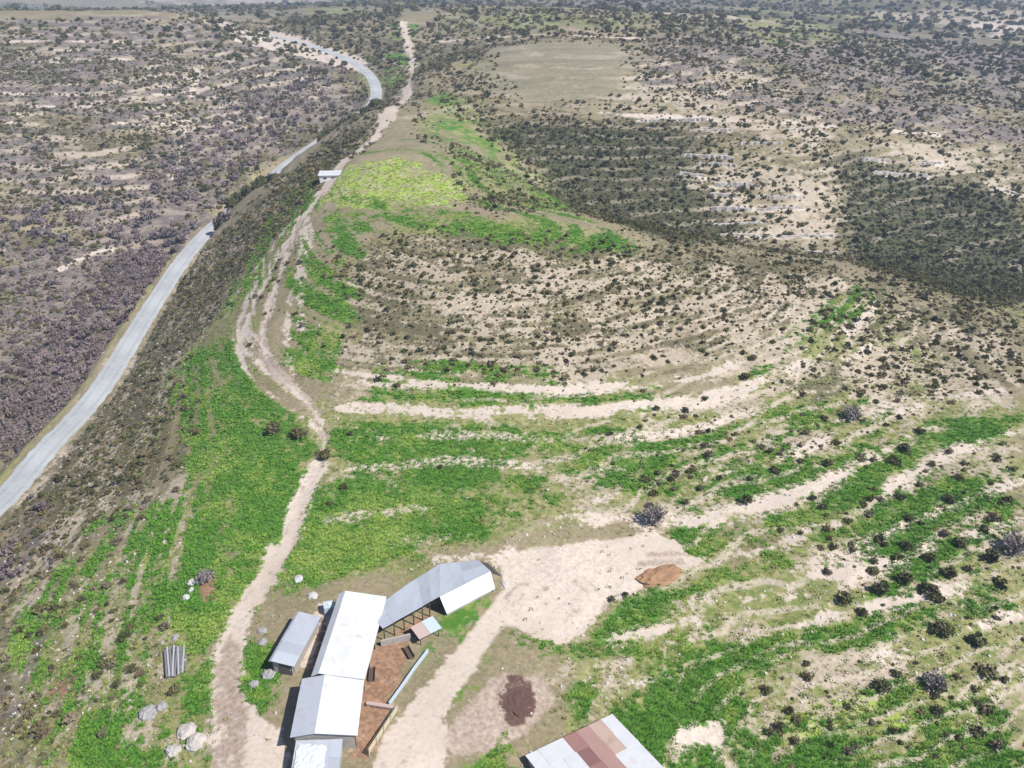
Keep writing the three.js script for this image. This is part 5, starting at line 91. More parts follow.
function nz(tile, x, z, size) {                                   // bilinear lookup, one tile is size metres wide
  const u = x / size * NT, v = z / size * NT;
  const xf = Math.floor(u), yf = Math.floor(v), tx = u - xf, ty = v - yf;
  const x0 = ((xf % NT) + NT) % NT, y0 = ((yf % NT) + NT) % NT, x1 = (x0 + 1) % NT, y1 = (y0 + 1) % NT;
  const a = tile[y0 * NT + x0], b = tile[y0 * NT + x1], c = tile[y1 * NT + x0], d = tile[y1 * NT + x1];
  return (a + (b - a) * tx) + ((c + (d - c) * tx) - (a + (b - a) * tx)) * ty;
}

// ------------------------------------------------------------------ ground cover maps: where each soil and plant cover lies
const CLASSES = Object.keys(COVER);
function coverMaps(x0, x1, z0, z1, W, H, soft) {
  const maps = {};
  for (const k of CLASSES) {
    const c = document.createElement('canvas'); c.width = W; c.height = H;
    const g = c.getContext('2d');
    g.fillStyle = '#000'; g.fillRect(0, 0, W, H);
    g.setTransform(W / (x1 - x0), 0, 0, H / (z1 - z0), -x0 * W / (x1 - x0), -z0 * H / (z1 - z0));
    g.lineCap = 'round'; g.lineJoin = 'round';
    for (const [v, w, p] of COVER[k]) {
      const s = Math.round(v * 255);
      g.globalCompositeOperation = v ? 'lighten' : 'source-over';
      g.fillStyle = g.strokeStyle = `rgb(${s},${s},${s})`;
      g.beginPath();
      for (let i = 0; i < p.length; i += 2) i ? g.lineTo(p[i], p[i + 1]) : g.moveTo(p[i], p[i + 1]);
      if (w) { g.lineWidth = w; g.stroke(); } else { g.closePath(); g.fill(); }
    }
    const d = g.getImageData(0, 0, W, H).data, a = new Float32Array(W * H);
    for (let i = 0; i < a.length; i++) a[i] = d[i * 4] / 255;
    const s = { scrub: W / (x1 - x0) < 2 ? 3 : 6, heathShade: 6, bare: 6, turf: 5, tan: 4, field: 3, green: 3.4, meadow: 3.6, clay: 0.5, pale: W / (x1 - x0) < 2 ? 0.35 : 0.8 }[k] * soft || soft;
    maps[k] = blur(blur(a, W, H, Math.max(1, Math.round(s * W / (x1 - x0))), Math.max(1, Math.round(s * H / (z1 - z0)))), W, H, Math.max(1, Math.round(s * W / (x1 - x0))), Math.max(1, Math.round(s * H / (z1 - z0))));
  }
  const at = (k, x, z) => {
    const u = clamp((x - x0) / (x1 - x0) * W - 0.5, 0, W - 1.001), v = clamp((z - z0) / (z1 - z0) * H - 0.5, 0, H - 1.001);
    const i = Math.floor(u), j = Math.floor(v), tx = u - i, ty = v - j, m = maps[k], o = j * W + i;
    return lerp(lerp(m[o], m[o + 1], tx), lerp(m[o + W], m[o + W + 1], tx), ty);
  };
  return { x0, x1, z0, z1, at };
}
function blur(a, W, H, rx, ry) {
  const b = new Float32Array(a.length), c = new Float32Array(a.length);
  for (let y = 0; y < H; y++) {
    let s = 0; const o = y * W;
    for (let x = -rx; x <= rx; x++) s += a[o + clamp(x, 0, W - 1)];
    for (let x = 0; x < W; x++) { b[o + x] = s / (2 * rx + 1); s += a[o + Math.min(W - 1, x + rx + 1)] - a[o + Math.max(0, x - rx)]; }
  }
  for (let x = 0; x < W; x++) {
    let s = 0;
    for (let y = -ry; y <= ry; y++) s += b[clamp(y, 0, H - 1) * W + x];
    for (let y = 0; y < H; y++) { c[y * W + x] = s / (2 * ry + 1); s += b[Math.min(H - 1, y + ry + 1) * W + x] - b[Math.max(0, y - ry) * W + x]; }
  }
  return c;
}
const NEAR = coverMaps(-190, 210, -300, -20, 1400, 1000, 0.7);
const MID = coverMaps(-620, 700, -800, -290, 1320, 800, 2);
const FAR = coverMaps(-3000, 3000, -4500, 500, 1200, 1000, 8);
const zoneAt = (x, z) => (x > -189 && x < 209 && z > -299 && z < -21 ? NEAR : x > -618 && x < 698 && z > -798 && z < -291 ? MID : FAR);

// ------------------------------------------------------------------ height of the land
function spline(x, z) {
  const a = x / 100, b = z / 100;
  let h = TPS_A[0] + TPS_A[1] * a + TPS_A[2] * b;
  for (let i = 0; i < TPS.length; i++) {
    const p = TPS[i], dx = a - p[0] / 100, dz = b - p[1] / 100, r2 = dx * dx + dz * dz;
    h += p[2] * r2 * Math.log(r2 + 1e-9) * 0.5;
  }
  return h;
}
// share of the ground that a cover takes: the map gives the share, patchy noise decides where; patches stretch along the contours
const HG = new Map();
for (const [zone, st] of [[NEAR, 2], [MID, 4], [FAR, 25]]) {
  const nx = Math.ceil((zone.x1 - zone.x0) / st) + 2, n = Math.ceil((zone.z1 - zone.z0) / st) + 2, a = new Float32Array(nx * n);
  for (let j = 0; j < n; j++) for (let i = 0; i < nx; i++) a[j * nx + i] = spline(zone.x0 + i * st, zone.z0 + j * st);
  HG.set(zone, (x, z) => { const u = clamp((x - zone.x0) / st, 0, nx - 1.01), v = clamp((z - zone.z0) / st, 0, n - 1.01), i = Math.floor(u), j = Math.floor(v), q = j * nx + i; return lerp(lerp(a[q], a[q + 1], u - i), lerp(a[q + nx], a[q + nx + 1], u - i), v - j); });
}
function patches(zone, x, z, k, salt) {                            // evenly spread 0..1
  const h = HG.get(zone)(x, z), s = salt * 37.3;
  const v = (nz(FBM, x + s, z - s, 34 * k) - 0.5) * 1.5 + (nz(BLOB, x - s, z + 2 * s, 24 * k) - 0.5) * 1.3 + (nz(BLOB, z + s, x, 70 * k) - 0.5) * 0.9 + (nz(GRAIN, z * 0.8 + x * 0.6 + s, x * 0.8 - z * 0.6, 40 * k) - 0.5) * 2.0 + (nz(BLOB, (x - z) * 0.1 + s, h * 1.9 / k, 30 * k) - 0.5) * 1.8 + (nz(BLOB, (x - z) * 0.13 - s, h * 5 / k, 30 * k) - 0.5) * 2.4;
  return 1 / (1 + Math.exp(-v * 2.8));
}
function terrace(zone, x, z) {                                     // [tread-to-bank phase 0..1, how marked the terraces are here, height of one step]
  const h = HG.get(zone)(x, z) + (nz(BLOB, x, z, 160) - 0.5) * 0.8, per = zone === NEAR ? 0.72 : 2.6;
  const am = zone === FAR ? 0 : zone === NEAR ? Math.max(smooth(14, 34, x) * smooth(-215, -190, z), smooth(-104, -114, z) * smooth(-152, -146, z) * smooth(-42, -32, x)) : 0.45 + 0.55 * smooth(0.1, 0.4, zone.at('tan', x, z));
  return [h / per - Math.floor(h / per), am * smooth(0.3, 0.5, nz(FBM, x + 80, z + 40, 120)) * (1 - smooth(0.6, 0.9, zone.at('pale', x, z))), per];
}
const roadBox = ROAD.reduce((b, p) => [Math.min(b[0], p[0]), Math.max(b[1], p[0]), Math.min(b[2], p[1]), Math.max(b[3], p[1])], [1e9, -1e9, 1e9, -1e9]);
function roadNear(x, z) {                                         // [distance from the road's middle, its height there]
  if (x < roadBox[0] - 25 || x > roadBox[1] + 25 || z < roadBox[2] - 25 || z > roadBox[3] + 25) return [1e3, 0];
  let best = 1e9, y = 0;
  for (let i = 0; i + 1 < ROAD.length; i++) {
    const [ax, az, ay] = ROAD[i], [bx, bz, by] = ROAD[i + 1], dx = bx - ax, dz = bz - az;
    const t = clamp(((x - ax) * dx + (z - az) * dz) / (dx * dx + dz * dz)), ex = x - ax - dx * t, ez = z - az - dz * t, d = ex * ex + ez * ez;
    if (d < best) { best = d; y = ay + (by - ay) * t; }
  }
  return [Math.sqrt(best), y];
}
function land(x, z) {
  let h = spline(x, z);
  const zone = zoneAt(x, z), near = zone === NEAR;
  const pale = zone.at('pale', x, z), farm = smooth(30, 14, Math.hypot(x + 20, (z + 80) * 0.8));
  h += (nz(FBM, x, z, 190) - 0.5) * (zone === FAR ? 6 : near ? 1.1 : 2.4) * (1 - farm);
  h += (nz(BLOB, x, z, 60) - 0.5) * 0.35 * (1 - farm * 0.8);
  if (near) {
    const scrub = zone.at('scrub', x, z);
    h += (nz(BLOB, x, z, 17) - 0.5) * (0.16 + 0.5 * Math.min(scrub, 0.5)) * (1 - farm * 0.7);
    h -= 0.22 * smooth(0.5, 0.95, pale) * (1 - farm);
  }
  const [ph, am, per] = terrace(zone, x, z);
  h += am * per * 0.6 * (smooth(0.6, 1, ph) - ph);
  const [d, y] = roadNear(x, z);
  if (d < 16) h = lerp(y - 0.06, h, smooth(4.4, 9, d));
  return h;
}

// ------------------------------------------------------------------ ground colours (albedo of soils and plant cover, far cloud shade painted in, linear)
const coverOf = (zone, name, x, z, k, salt, width = 0.1) => { const v = zone.at(name, x, z); if (v < 0.02) return 0; if (v * 1.2 - 0.1 - width > 0.97) return 1; return smooth(-width, width, v * 1.2 - 0.1 - patches(zone, x, z, k, salt)); };
const C = {
  soil: [0.3, 0.245, 0.15], soil2: [0.2, 0.17, 0.09], turf: [0.13, 0.185, 0.03], turf2: [0.3, 0.285, 0.11],
  pale: [0.6, 0.505, 0.42], pale2: [0.49, 0.405, 0.325], tan: [0.46, 0.385, 0.285], tan2: [0.37, 0.305, 0.22], green: [0.062, 0.17, 0.012], green2: [0.21, 0.28, 0.045], clay: [0.36, 0.275, 0.215], clay2: [0.44, 0.35, 0.28],
  meadow: [0.29, 0.41, 0.05], meadow2: [0.4, 0.4, 0.19], brown: [0.27, 0.15, 0.085], brown2: [0.35, 0.21, 0.13], dung: [0.12, 0.065, 0.05],
  heathShade: [0.155, 0.13, 0.12], heathShade2: [0.25, 0.2, 0.165], field: [0.29, 0.25, 0.165], field2: [0.21, 0.19, 0.115], litter: [0.125, 0.11, 0.058], thick: [0.062, 0.064, 0.028], violet: [0.17, 0.135, 0.122],  // thick and the heath tones hold cloud shadow as well as plant cover
};
const mix3 = (a, b, t, o) => { o[0] = a[0] + (b[0] - a[0]) * t; o[1] = a[1] + (b[1] - a[1]) * t; o[2] = a[2] + (b[2] - a[2]) * t; return o; };
const tmp = [0, 0, 0];
function groundColour(zone, x, z, k, o) {                         // k: size of the finest patches, metres
  const f = nz(FBM, x + 31, z - 17, 70 * k), b = nz(BLOB, x - 9, z + 5, 26 * k), g = nz(GRAIN, x, z, 22 * k), gg = nz(GRAIN, z * 0.8 + x * 0.6, x * 0.8 - z * 0.6, 47 * k);
  const on = (name, salt, width) => coverOf(zone, name, x, z, k, salt, width);
  const two = (p, q, s) => mix3(C[p], C[q], clamp(s), tmp);
  mix3(C.soil, C.soil2, smooth(0.3, 0.7, f * 0.4 + gg * 0.6), o);
  let w;
  if ((w = on('turf', 3, 0.25)) > 0) mix3(o, two('turf', 'turf2', smooth(0.3, 0.7, gg * 0.6 + b * 0.4)), w * 0.85, o);
  if ((w = on('scrub', 4, 0.14)) > 0) mix3(o, two('litter', 'thick', smooth(0.84, 0.95, zone.at('scrub', x, z))), w * 0.92, o);  // densest scrub goes darker, cloud shadow painted in with the plant litter
  if ((w = on('bare', 5, 0.14)) > 0) mix3(o, C.violet, w * 0.8, o);
  if ((w = on('tan', 2, 0.14)) > 0) mix3(o, two('tan', 'tan2', smooth(0.35, 0.65, f * 0.5 + gg * 0.5)), w, o);
  if ((w = on('heathShade', 1)) > 0) mix3(o, two('heathShade', 'heathShade2', smooth(0.4, 0.7, b)), w, o);  // heath darkened so that far hills look cloud-shadowed
  if ((w = on('field', 6, 0.2)) > 0) mix3(o, two('field', 'field2', smooth(0.35, 0.65, gg * 0.4 + nz(FBM, x * 0.3, z * 2, 60) * 0.6)), w, o);
  if ((w = on('meadow2', 7, 0.2)) > 0) mix3(o, C.turf2, w, o);
  if ((w = on('meadow', 8, 0.2)) > 0) mix3(o, two('meadow', 'meadow2', smooth(0.4, 0.7, b)), w, o);
  const [ph, am] = terrace(zone, x, z), bank = smooth(0.62, 0.72, ph) * (1 - smooth(0.86, 0.96, ph)) * am * smooth(0.28, 0.46, nz(BLOB, x * 0.5 + 7, z * 0.5, 30 * k) * 0.6 + gg * 0.4);
  const p = on('pale', 2, 0.14);
  if ((w = on('green', 0, 0.16) * (1 - smooth(0.8, 0.95, zone.at('pale', x, z)))) > 0) mix3(o, two('green', 'green2', smooth(0.44, 0.74, gg * 0.35 + f * 0.3 + b * 0.35)), w, o);
  if (bank > 0.01) mix3(o, two('pale2', 'tan', smooth(0.35, 0.65, gg)), bank * 0.85, o);
  if (p > 0) mix3(o, two('pale', 'pale2', smooth(0.4, 0.75, f * 0.5 + g * 0.5)), p, o);
  if ((w = on('clay', 11, 0.3)) > 0) mix3(o, two('clay', 'clay2', smooth(0.35, 0.7, g * 0.5 + f * 0.5)), w, o);
  if ((w = on('brown', 9)) > 0) mix3(o, two('brown', 'brown2', smooth(0.4, 0.7, g * 0.6 + b * 0.4)), w, o);
  if ((w = on('dung', 10)) > 0) mix3(o, C.dung, w, o);
  const fine = nz(GRAIN, x * 0.7 - z * 0.7, x * 0.7 + z * 0.7, 13 * k);
  if (zone.at('pale', x, z) < 0.6) mix3(o, C.tan, smooth(0.56, 0.74, fine * 0.5 + gg * 0.5) * 0.55 * (1 - smooth(0.55, 0.8, zone.at('scrub', x, z))), o);
  const s = 0.62 + 0.76 * g;
  o[0] *= s; o[1] *= s; o[2] *= s;
  return o;
}
const toS = (v) => { v = clamp(v); return Math.round(255 * (v <= 0.0031308 ? 12.92 * v : 1.055 * v ** (1 / 2.4) - 0.055)); };
const SRGB = new Uint8Array(4097).map((_, i) => toS(i / 4096));
function groundTexture(zone, x0, x1, z0, z1, W, H, k) {
  const d = new Uint8Array(W * H * 4), o = [0, 0, 0];
  for (let j = 0; j < H; j++) {
    const z = z1 + (z0 - z1) * (j + 0.5) / H;                     // row 0 is v = 0, the side nearest z1
    for (let i = 0; i < W; i++) {
      groundColour(zone, x0 + (x1 - x0) * (i + 0.5) / W, z, k, o);
      const q = (j * W + i) * 4;
      d[q] = SRGB[Math.min(4096, o[0] * 4096 | 0)]; d[q + 1] = SRGB[Math.min(4096, o[1] * 4096 | 0)]; d[q + 2] = SRGB[Math.min(4096, o[2] * 4096 | 0)]; d[q + 3] = 255;
    }
  }
  const t = new THREE.DataTexture(d, W, H, THREE.RGBAFormat, THREE.UnsignedByteType);
  t.colorSpace = THREE.SRGBColorSpace; t.magFilter = THREE.LinearFilter; t.minFilter = THREE.LinearMipmapLinearFilter; t.generateMipmaps = true;
  t.wrapS = t.wrapT = THREE.ClampToEdgeWrapping; t.needsUpdate = true;
  return t;
}
const range = (a, b, s) => { const n = Math.round((b - a) / s); return Array.from({ length: n + 1 }, (_, i) => a + (b - a) * i / n); };
function sheet(name, xs, zs, box, map, lower, skip) {
  const nx = xs.length, n = zs.length, pos = new Float32Array(nx * n * 3), uv = new Float32Array(nx * n * 2), idx = [];
  const [x0, x1, z0, z1] = box;
  for (let j = 0; j < n; j++) for (let i = 0; i < nx; i++) {
    const x = xs[i], z = zs[j], q = j * nx + i;
    pos[q * 3] = x; pos[q * 3 + 1] = land(x, z) - (lower ? lower(x, z) : 0); pos[q * 3 + 2] = z;
    uv[q * 2] = (x - x0) / (x1 - x0); uv[q * 2 + 1] = (z1 - z) / (z1 - z0);
  }
  for (let j = 0; j + 1 < n; j++) for (let i = 0; i + 1 < nx; i++) {
    if (skip && skip(xs[i], xs[i + 1], zs[j], zs[j + 1])) continue;
    const a = j * nx + i, b = a + 1, c = a + nx, d = c + 1;       // z grows with j
    idx.push(a, c, b, b, c, d);
  }
  const g = new THREE.BufferGeometry();
  g.setAttribute('position', new THREE.BufferAttribute(pos, 3)); g.setAttribute('uv', new THREE.BufferAttribute(uv, 2));
  g.setIndex(idx); g.computeVertexNormals();
  const m = new THREE.Mesh(g, new THREE.MeshStandardMaterial({ map, roughness: 1, metalness: 0 }));
  m.name = name; m.userData.kind = 'structure'; m.castShadow = m.receiveShadow = true; scene.add(m);
  return m;
}
const B0 = [-190, 210, -300, -20], B1 = [-620, 700, -800, -290], B2 = [-3000, 3000, -4500, 500];
sheet('ground', range(-190, 210, 0.75), range(-300, -20, 0.65), B0, groundTexture(NEAR, ...B0, 1640, 1200, 1));
sheet('hillside', range(-620, 700, 3), range(-800, -294, 2.2), B1, groundTexture(MID, ...B1, 1300, 900, 2.2), (x, z) => (z > -300.5 && x > -190 && x < 210 ? 0.7 : 0));
{
  const xs = [...range(-3000, -640, 60), ...range(-610, 690, 25), ...range(720, 3000, 60)], zs = [...range(-4500, -1800, 90), ...range(-1770, -830, 18), ...range(-795, -15, 20), ...range(20, 500, 60)];
  const inside = (x, z, m) => (x > -190 + m && x < 210 - m && z > -300 && z < -20 - m) || (x > -620 + m && x < 700 - m && z > -800 + m && z < -294 - m);
  sheet('far_hills', xs, zs, B2, groundTexture(FAR, ...B2, 800, 800, 7), (x, z) => (inside(x, z, 0) ? 3 : 0), (a, b, c, d) => inside(a, c, 2) && inside(b, d, 2) && inside(a, d, 2) && inside(b, c, 2));
}
console.log('terrain built');

// ------------------------------------------------------------------ helpers for things
const taken = new Map();
function numbered(name) { const k = taken.get(name) || 0; taken.set(name, k + 1); return k ? `${name}_${String(k).padStart(3, '0')}` : name; }
function tag(o, label, category, group) { o.userData.label = label; o.userData.category = category; if (group) o.userData.group = group; return o; }
function thing(name, label, category, [x, y, z], turn = 0, group) {
  const o = new THREE.Group(); o.name = numbered(name); o.position.set(x, y, z); o.rotation.y = turn; scene.add(o);
  return tag(o, label, category, group);
}
function part(name, geometry, material, parent) {
  const m = new THREE.Mesh(geometry, material); m.name = name; m.castShadow = m.receiveShadow = true; parent.add(m); return m;
}
const std = (r, g, b, rough = 0.95, more = {}) => new THREE.MeshStandardMaterial({ color: new THREE.Color().setRGB(r, g, b), roughness: rough, ...more });
function tileTexture(fn, n, repeatMetres) {                        // a tileable colour map computed from noise
  const d = new Uint8Array(n * n * 4), o = [0, 0, 0];
  for (let j = 0; j < n; j++) for (let i = 0; i < n; i++) { fn(i / n, j / n, o); const q = (j * n + i) * 4; d[q] = toS(o[0]); d[q + 1] = toS(o[1]); d[q + 2] = toS(o[2]); d[q + 3] = 255; }
  const t = new THREE.DataTexture(d, n, n); t.colorSpace = THREE.SRGBColorSpace; t.magFilter = THREE.LinearFilter; t.wrapS = t.wrapT = THREE.RepeatWrapping; t.repeat.set(1 / repeatMetres, 1 / repeatMetres); t.needsUpdate = true;
  return t;
}
function boxUV(w, h, d) {                                          // box with uv in metres
  const g = new THREE.BoxGeometry(w, h, d), u = g.attributes.uv, n = g.attributes.normal;
  for (let i = 0; i < u.count; i++) {
    const ax = Math.abs(n.getX(i)) > 0.5, ay = Math.abs(n.getY(i)) > 0.5;
    u.setXY(i, u.getX(i) * (ax ? d : w), u.getY(i) * (ay ? d : h));
  }
  return g;
}

// ------------------------------------------------------------------ the road
{
  const pos = [], uv = [], idx = []; let run = 0;
  const fine = [];
  for (let i = 0; i + 1 < ROAD.length; i++) for (let k = 0; k < 4; k++) fine.push([0, 1, 2].map((c) => lerp(ROAD[i][c], ROAD[i + 1][c], k / 4)));
  fine.forEach(([x, z, y], i) => {
    const a = fine[Math.max(0, i - 1)], b = fine[Math.min(fine.length - 1, i + 1)];
    const l = Math.hypot(b[0] - a[0], b[1] - a[1]), nx = -(b[1] - a[1]) / l, nzz = (b[0] - a[0]) / l;
    if (i) run += Math.hypot(x - fine[i - 1][0], z - fine[i - 1][1]);
    const rag = (nz(BLOB, run, 3, 40) - 0.5) * 0.9, rag2 = (nz(BLOB, run, 33, 40) - 0.5) * 0.9;
    const wide = z < -480 ? 3.4 : 3.3;
    for (const [s, dy] of [[-wide - rag, -0.25], [-wide + 0.15 - rag, 0.05], [wide - 0.15 + rag2, 0.05], [wide + rag2, -0.25]]) { pos.push(x + nx * s, y + dy, z + nzz * s); uv.push(s, run); }
    if (i) for (let k = 0; k < 3; k++) { const q = (i - 1) * 4 + k; idx.push(q, q + 4, q + 1, q + 1, q + 4, q + 5); }
  });
  const g = new THREE.BufferGeometry();
  g.setAttribute('position', new THREE.Float32BufferAttribute(pos, 3)); g.setAttribute('uv', new THREE.Float32BufferAttribute(uv, 2)); g.setIndex(idx); g.computeVertexNormals();
  const n = g.attributes.normal; if (n.getY(1) < 0) { g.setIndex(idx.map((_, i) => idx[i - (i % 3) + [0, 2, 1][i % 3]])); g.computeVertexNormals(); }
  const map = tileTexture((u, v, o) => { const a = nz(FBM, u * 30, v * 30, 30), b = nz(GRAIN, u * 30, v * 30, 30); const m = u > 0.5 ? (u - 1) * 30 : u * 30, tr = Math.exp(-((Math.abs(m) - 1.7) ** 2) * 6), s = (0.74 + 0.36 * a + 0.22 * (b - 0.5)) * (1 - 0.16 * tr * smooth(0.3, 0.6, nz(FBM, 5, v * 30, 30))) * (Math.abs(m) > 2.9 && b > 0.5 ? 0.86 : 1); o[0] = 0.46 * s; o[1] = 0.475 * s; o[2] = 0.48 * s; }, 512, 30);
  const m = new THREE.Mesh(g, new THREE.MeshStandardMaterial({ map, roughness: 0.85 })); m.name = 'road'; m.userData.kind = 'structure'; m.castShadow = m.receiveShadow = true; scene.add(m);
}

// ------------------------------------------------------------------ shrubs
function leafCloud(seed, leaves, size, squash, clumps) {           // many leaf-sized faces gathered into clumps; unit radius, standing on y = 0
  const r = rng(seed), pos = [], nor = [], cs = [], v = new THREE.Vector3(), q = new THREE.Quaternion(), e = new THREE.Euler();
  for (let c = 0; c < clumps; c++) {
    const a = r() * 6.283, d = Math.sqrt(r()) * 0.62, y = (0.3 + 0.5 * r() * (1 - d * 0.5)) * squash * 1.5;
    cs.push([Math.cos(a) * d, y, Math.sin(a) * d, 0.25 + 0.22 * r()]);
  }
  for (let i = 0; i < leaves; i++) {
    const c = cs[i % clumps];
    let x, y, z; do { x = r() * 2 - 1; y = r() * 2 - 1; z = r() * 2 - 1; } while (x * x + y * y + z * z > 1);
    const l = Math.hypot(x, y, z) || 1, k = (0.55 + 0.45 * l) / l;
    x *= k; y *= k; z *= k;
    const px = c[0] + x * c[3], py = Math.max(0.03, c[1] + y * c[3] * 0.9), pz = c[2] + z * c[3], s = size * (0.6 + 0.8 * r());
    q.setFromEuler(e.set(r() * 6.283, r() * 6.283, r() * 6.283));
    const t = [];
    for (const [ax, ay] of [[-0.5, -0.4], [0.55, -0.3], [0.3, 0.5], [-0.4, 0.55]]) { v.set(ax * s, ay * s, (r() - 0.5) * 0.3 * s).applyQuaternion(q); t.push([px + v.x, Math.max(0, py + v.y), pz + v.z]); }
    for (const k3 of [0, 1, 2, 0, 2, 3]) { pos.push(...t[k3]); v.set(x, y + 0.35, z).normalize(); nor.push(v.x, v.y, v.z); }
  }
  const g = new THREE.BufferGeometry(); g.setAttribute('position', new THREE.Float32BufferAttribute(pos, 3)); g.computeVertexNormals();
  return g;
}
function stick(a, b, ra, rb, sides = 4) {                          // a tapered twig
  const A = new THREE.Vector3(...a), B = new THREE.Vector3(...b), d = B.clone().sub(A), g = new THREE.CylinderGeometry(rb, ra, d.length(), sides, 1, true);
  g.applyQuaternion(new THREE.Quaternion().setFromUnitVectors(new THREE.Vector3(0, 1, 0), d.clone().normalize())); g.translate(...A.add(B).multiplyScalar(0.5).toArray());
  return g;
}
function stems(seed, n, reach) {
  const r = rng(seed), out = [];
  for (let i = 0; i < n; i++) { const a = r() * 6.283, d = 0.25 + 0.4 * r(); out.push(stick([Math.cos(a) * 0.05, -0.15, Math.sin(a) * 0.05], [Math.cos(a) * d, reach * (0.7 + 0.3 * r()), Math.sin(a) * d], 0.05, 0.02)); }
  return mergeGeometries(out);
}
function twigs(seed, n) {                                          // a leafless shrub: forked twigs from the base
  const r = rng(seed), out = [];
  for (let i = 0; i < n; i++) {
    const a = i / n * 6.283 + r(), lean = 0.15 + 0.6 * r(), l = 0.55 + 0.35 * r();
    const m = [Math.cos(a) * lean * l * 0.6, l * 0.75, Math.sin(a) * lean * l * 0.6];
    out.push(stick([Math.cos(a) * 0.04, -0.1, Math.sin(a) * 0.04], m, 0.032, 0.018, 3));
    for (let k = 0; k < 5; k++) {
      const b = a + (r() - 0.5) * 2.6, s = 0.25 + 0.35 * r(), e1 = [m[0] + Math.cos(b) * s * 0.8, m[1] + s * (0.1 + 0.7 * r()), m[2] + Math.sin(b) * s * 0.8];
      const f = r() * 0.5; const st = [lerp(m[0], 0, f), lerp(m[1], 0, f), lerp(m[2], 0, f)];
      out.push(stick(st, e1, 0.016, 0.007, 3));
      for (let j = 0; j < 2; j++) { const c = b + (r() - 0.5) * 2.5; out.push(stick([lerp(st[0], e1[0], 0.6), lerp(st[1], e1[1], 0.6), lerp(st[2], e1[2], 0.6)], [e1[0] + Math.cos(c) * 0.16, e1[1] + 0.12 * r(), e1[2] + Math.sin(c) * 0.16], 0.009, 0.005, 3)); }
    }
  }
  return mergeGeometries(out);
}
const leafMat = std(1, 1, 1, 0.9), woodMat = std(0.14, 0.105, 0.075), bareMat = std(0.2, 0.165, 0.165), violetMat = std(0.24, 0.195, 0.2);
const CROWNS = [1, 2, 3, 4].map((s) => leafCloud(100 + s, 330, 0.19, 0.5 + 0.07 * s, 7 + 2 * s)), STEMS = [1, 2, 3, 4].map((s) => stems(200 + s, 6, 0.6));
const FARCROWNS = [1, 2, 3, 4].map((s) => leafCloud(300 + s, 80, 0.36, 0.42 + 0.1 * s, 4 + 2 * s)), FINE = leafCloud(610, 420, 0.12, 0.75, 13), TWIGS = [1, 2, 3].map((s) => twigs(400 + s, 14)), HAZES = [1, 2, 3].map((s) => leafCloud(500 + s, 70, 0.3, 0.78, 8));
const OLIVES = [[0.125, 0.118, 0.045], [0.165, 0.14, 0.06], [0.095, 0.098, 0.036], [0.2, 0.155, 0.085], [0.15, 0.155, 0.052], [0.22, 0.185, 0.115]];
const crownMats = OLIVES.map((c) => std(...c, 0.9));

const bushes = [], bares = [];
const eye = [0, 90, 0];
function inView(x, z, m) { const d = -z; return d > 42 && Math.abs(x) < 0.635 * Math.hypot(d, 70) + m; }
{
  const r = rng(77);
  for (const [x, z, s] of BUSH_SPOTS) bushes.push({ x, z, r: s * (s > 3.5 ? 0.5 : 0.6) * (0.9 + 0.25 * r()), h: (s > 3.5 ? 1.2 : 0.85) + 0.3 * r(), k: Math.floor(r() * 4), c: r() < 0.6 ? 2 : 0, hand: z > -250 });
  const scatter = (x0, x1, z0, z1, step, R0, R1) => {
    for (let z = z0; z < z1; z += step) for (let x = x0; x < x1; x += step) {
      const px = x + (r() - 0.5) * step * 1.5, pz = z + (r() - 0.5) * step * 1.5, a = r(), b = r(), c = r(), d = r(), e = r();
      if (!inView(px, pz, 12)) continue;
      const zone = zoneAt(px, pz), sc = zone.at('scrub', px, pz), ba = zone.at('bare', px, pz);
      if (sc < 0.04 && ba < 0.05) continue;
      const [ph, am] = terrace(zone, px, pz), cl = lerp(1.5 * smooth(0.28, 0.72, nz(BLOB, px, pz, zone === NEAR ? 60 : 150) * 0.6 + nz(FBM, px, pz, 90) * 0.4) + 0.2, 1, smooth(0.6, 0.85, sc)) * lerp(1, ph > 0.5 ? 1.6 : 0.5, am), pale = zone.at('pale', px, pz);
      if (pale > 0.86 || zone.at('brown', px, pz) > 0.3 || roadNear(px, pz)[0] < 4.8) continue;
      if (px > -42 && px < 20 && pz > -103 && pz < -55) continue;
      if (a < sc * cl * 1.1) bushes.push({ x: px, z: pz, r: lerp(R0, R1, b < 0.5 ? b * 0.3 : 0.15 + (b - 0.5) ** 2 * 3.6) * (pz > -230 && pz < -143 && px < 75 ? 0.84 : 1), h: 0.75 + 0.4 * c, k: Math.floor(d * 4), c: sc > 0.86 ? [0, 2, 4, 2, 1, 0][Math.floor(e * 6)] : Math.floor(e * 6) });
      else if (c < ba * cl * 0.9) bares.push({ x: px, z: pz, r: lerp(R0, R1, b) * 1.6, h: 0.9 + 0.5 * d, k: Math.floor(e * 3) });
    }
  };
  scatter(-200, 215, -300, -45, 1.15, 0.24, 1.1);
  scatter(-470, 560, -560, -300, 1.75, 0.42, 1.6);
  scatter(-620, 700, -800, -560, 4.4, 1.1, 3.2);
  scatter(-1300, 1300, -2000, -800, 16, 2.5, 6);
  console.log('bushes', bushes.length, 'bare', bares.length);
}
const seenSize = (b) => { b.y = land(b.x, b.z); return b.r / Math.hypot(b.x, b.y - 90, b.z); };
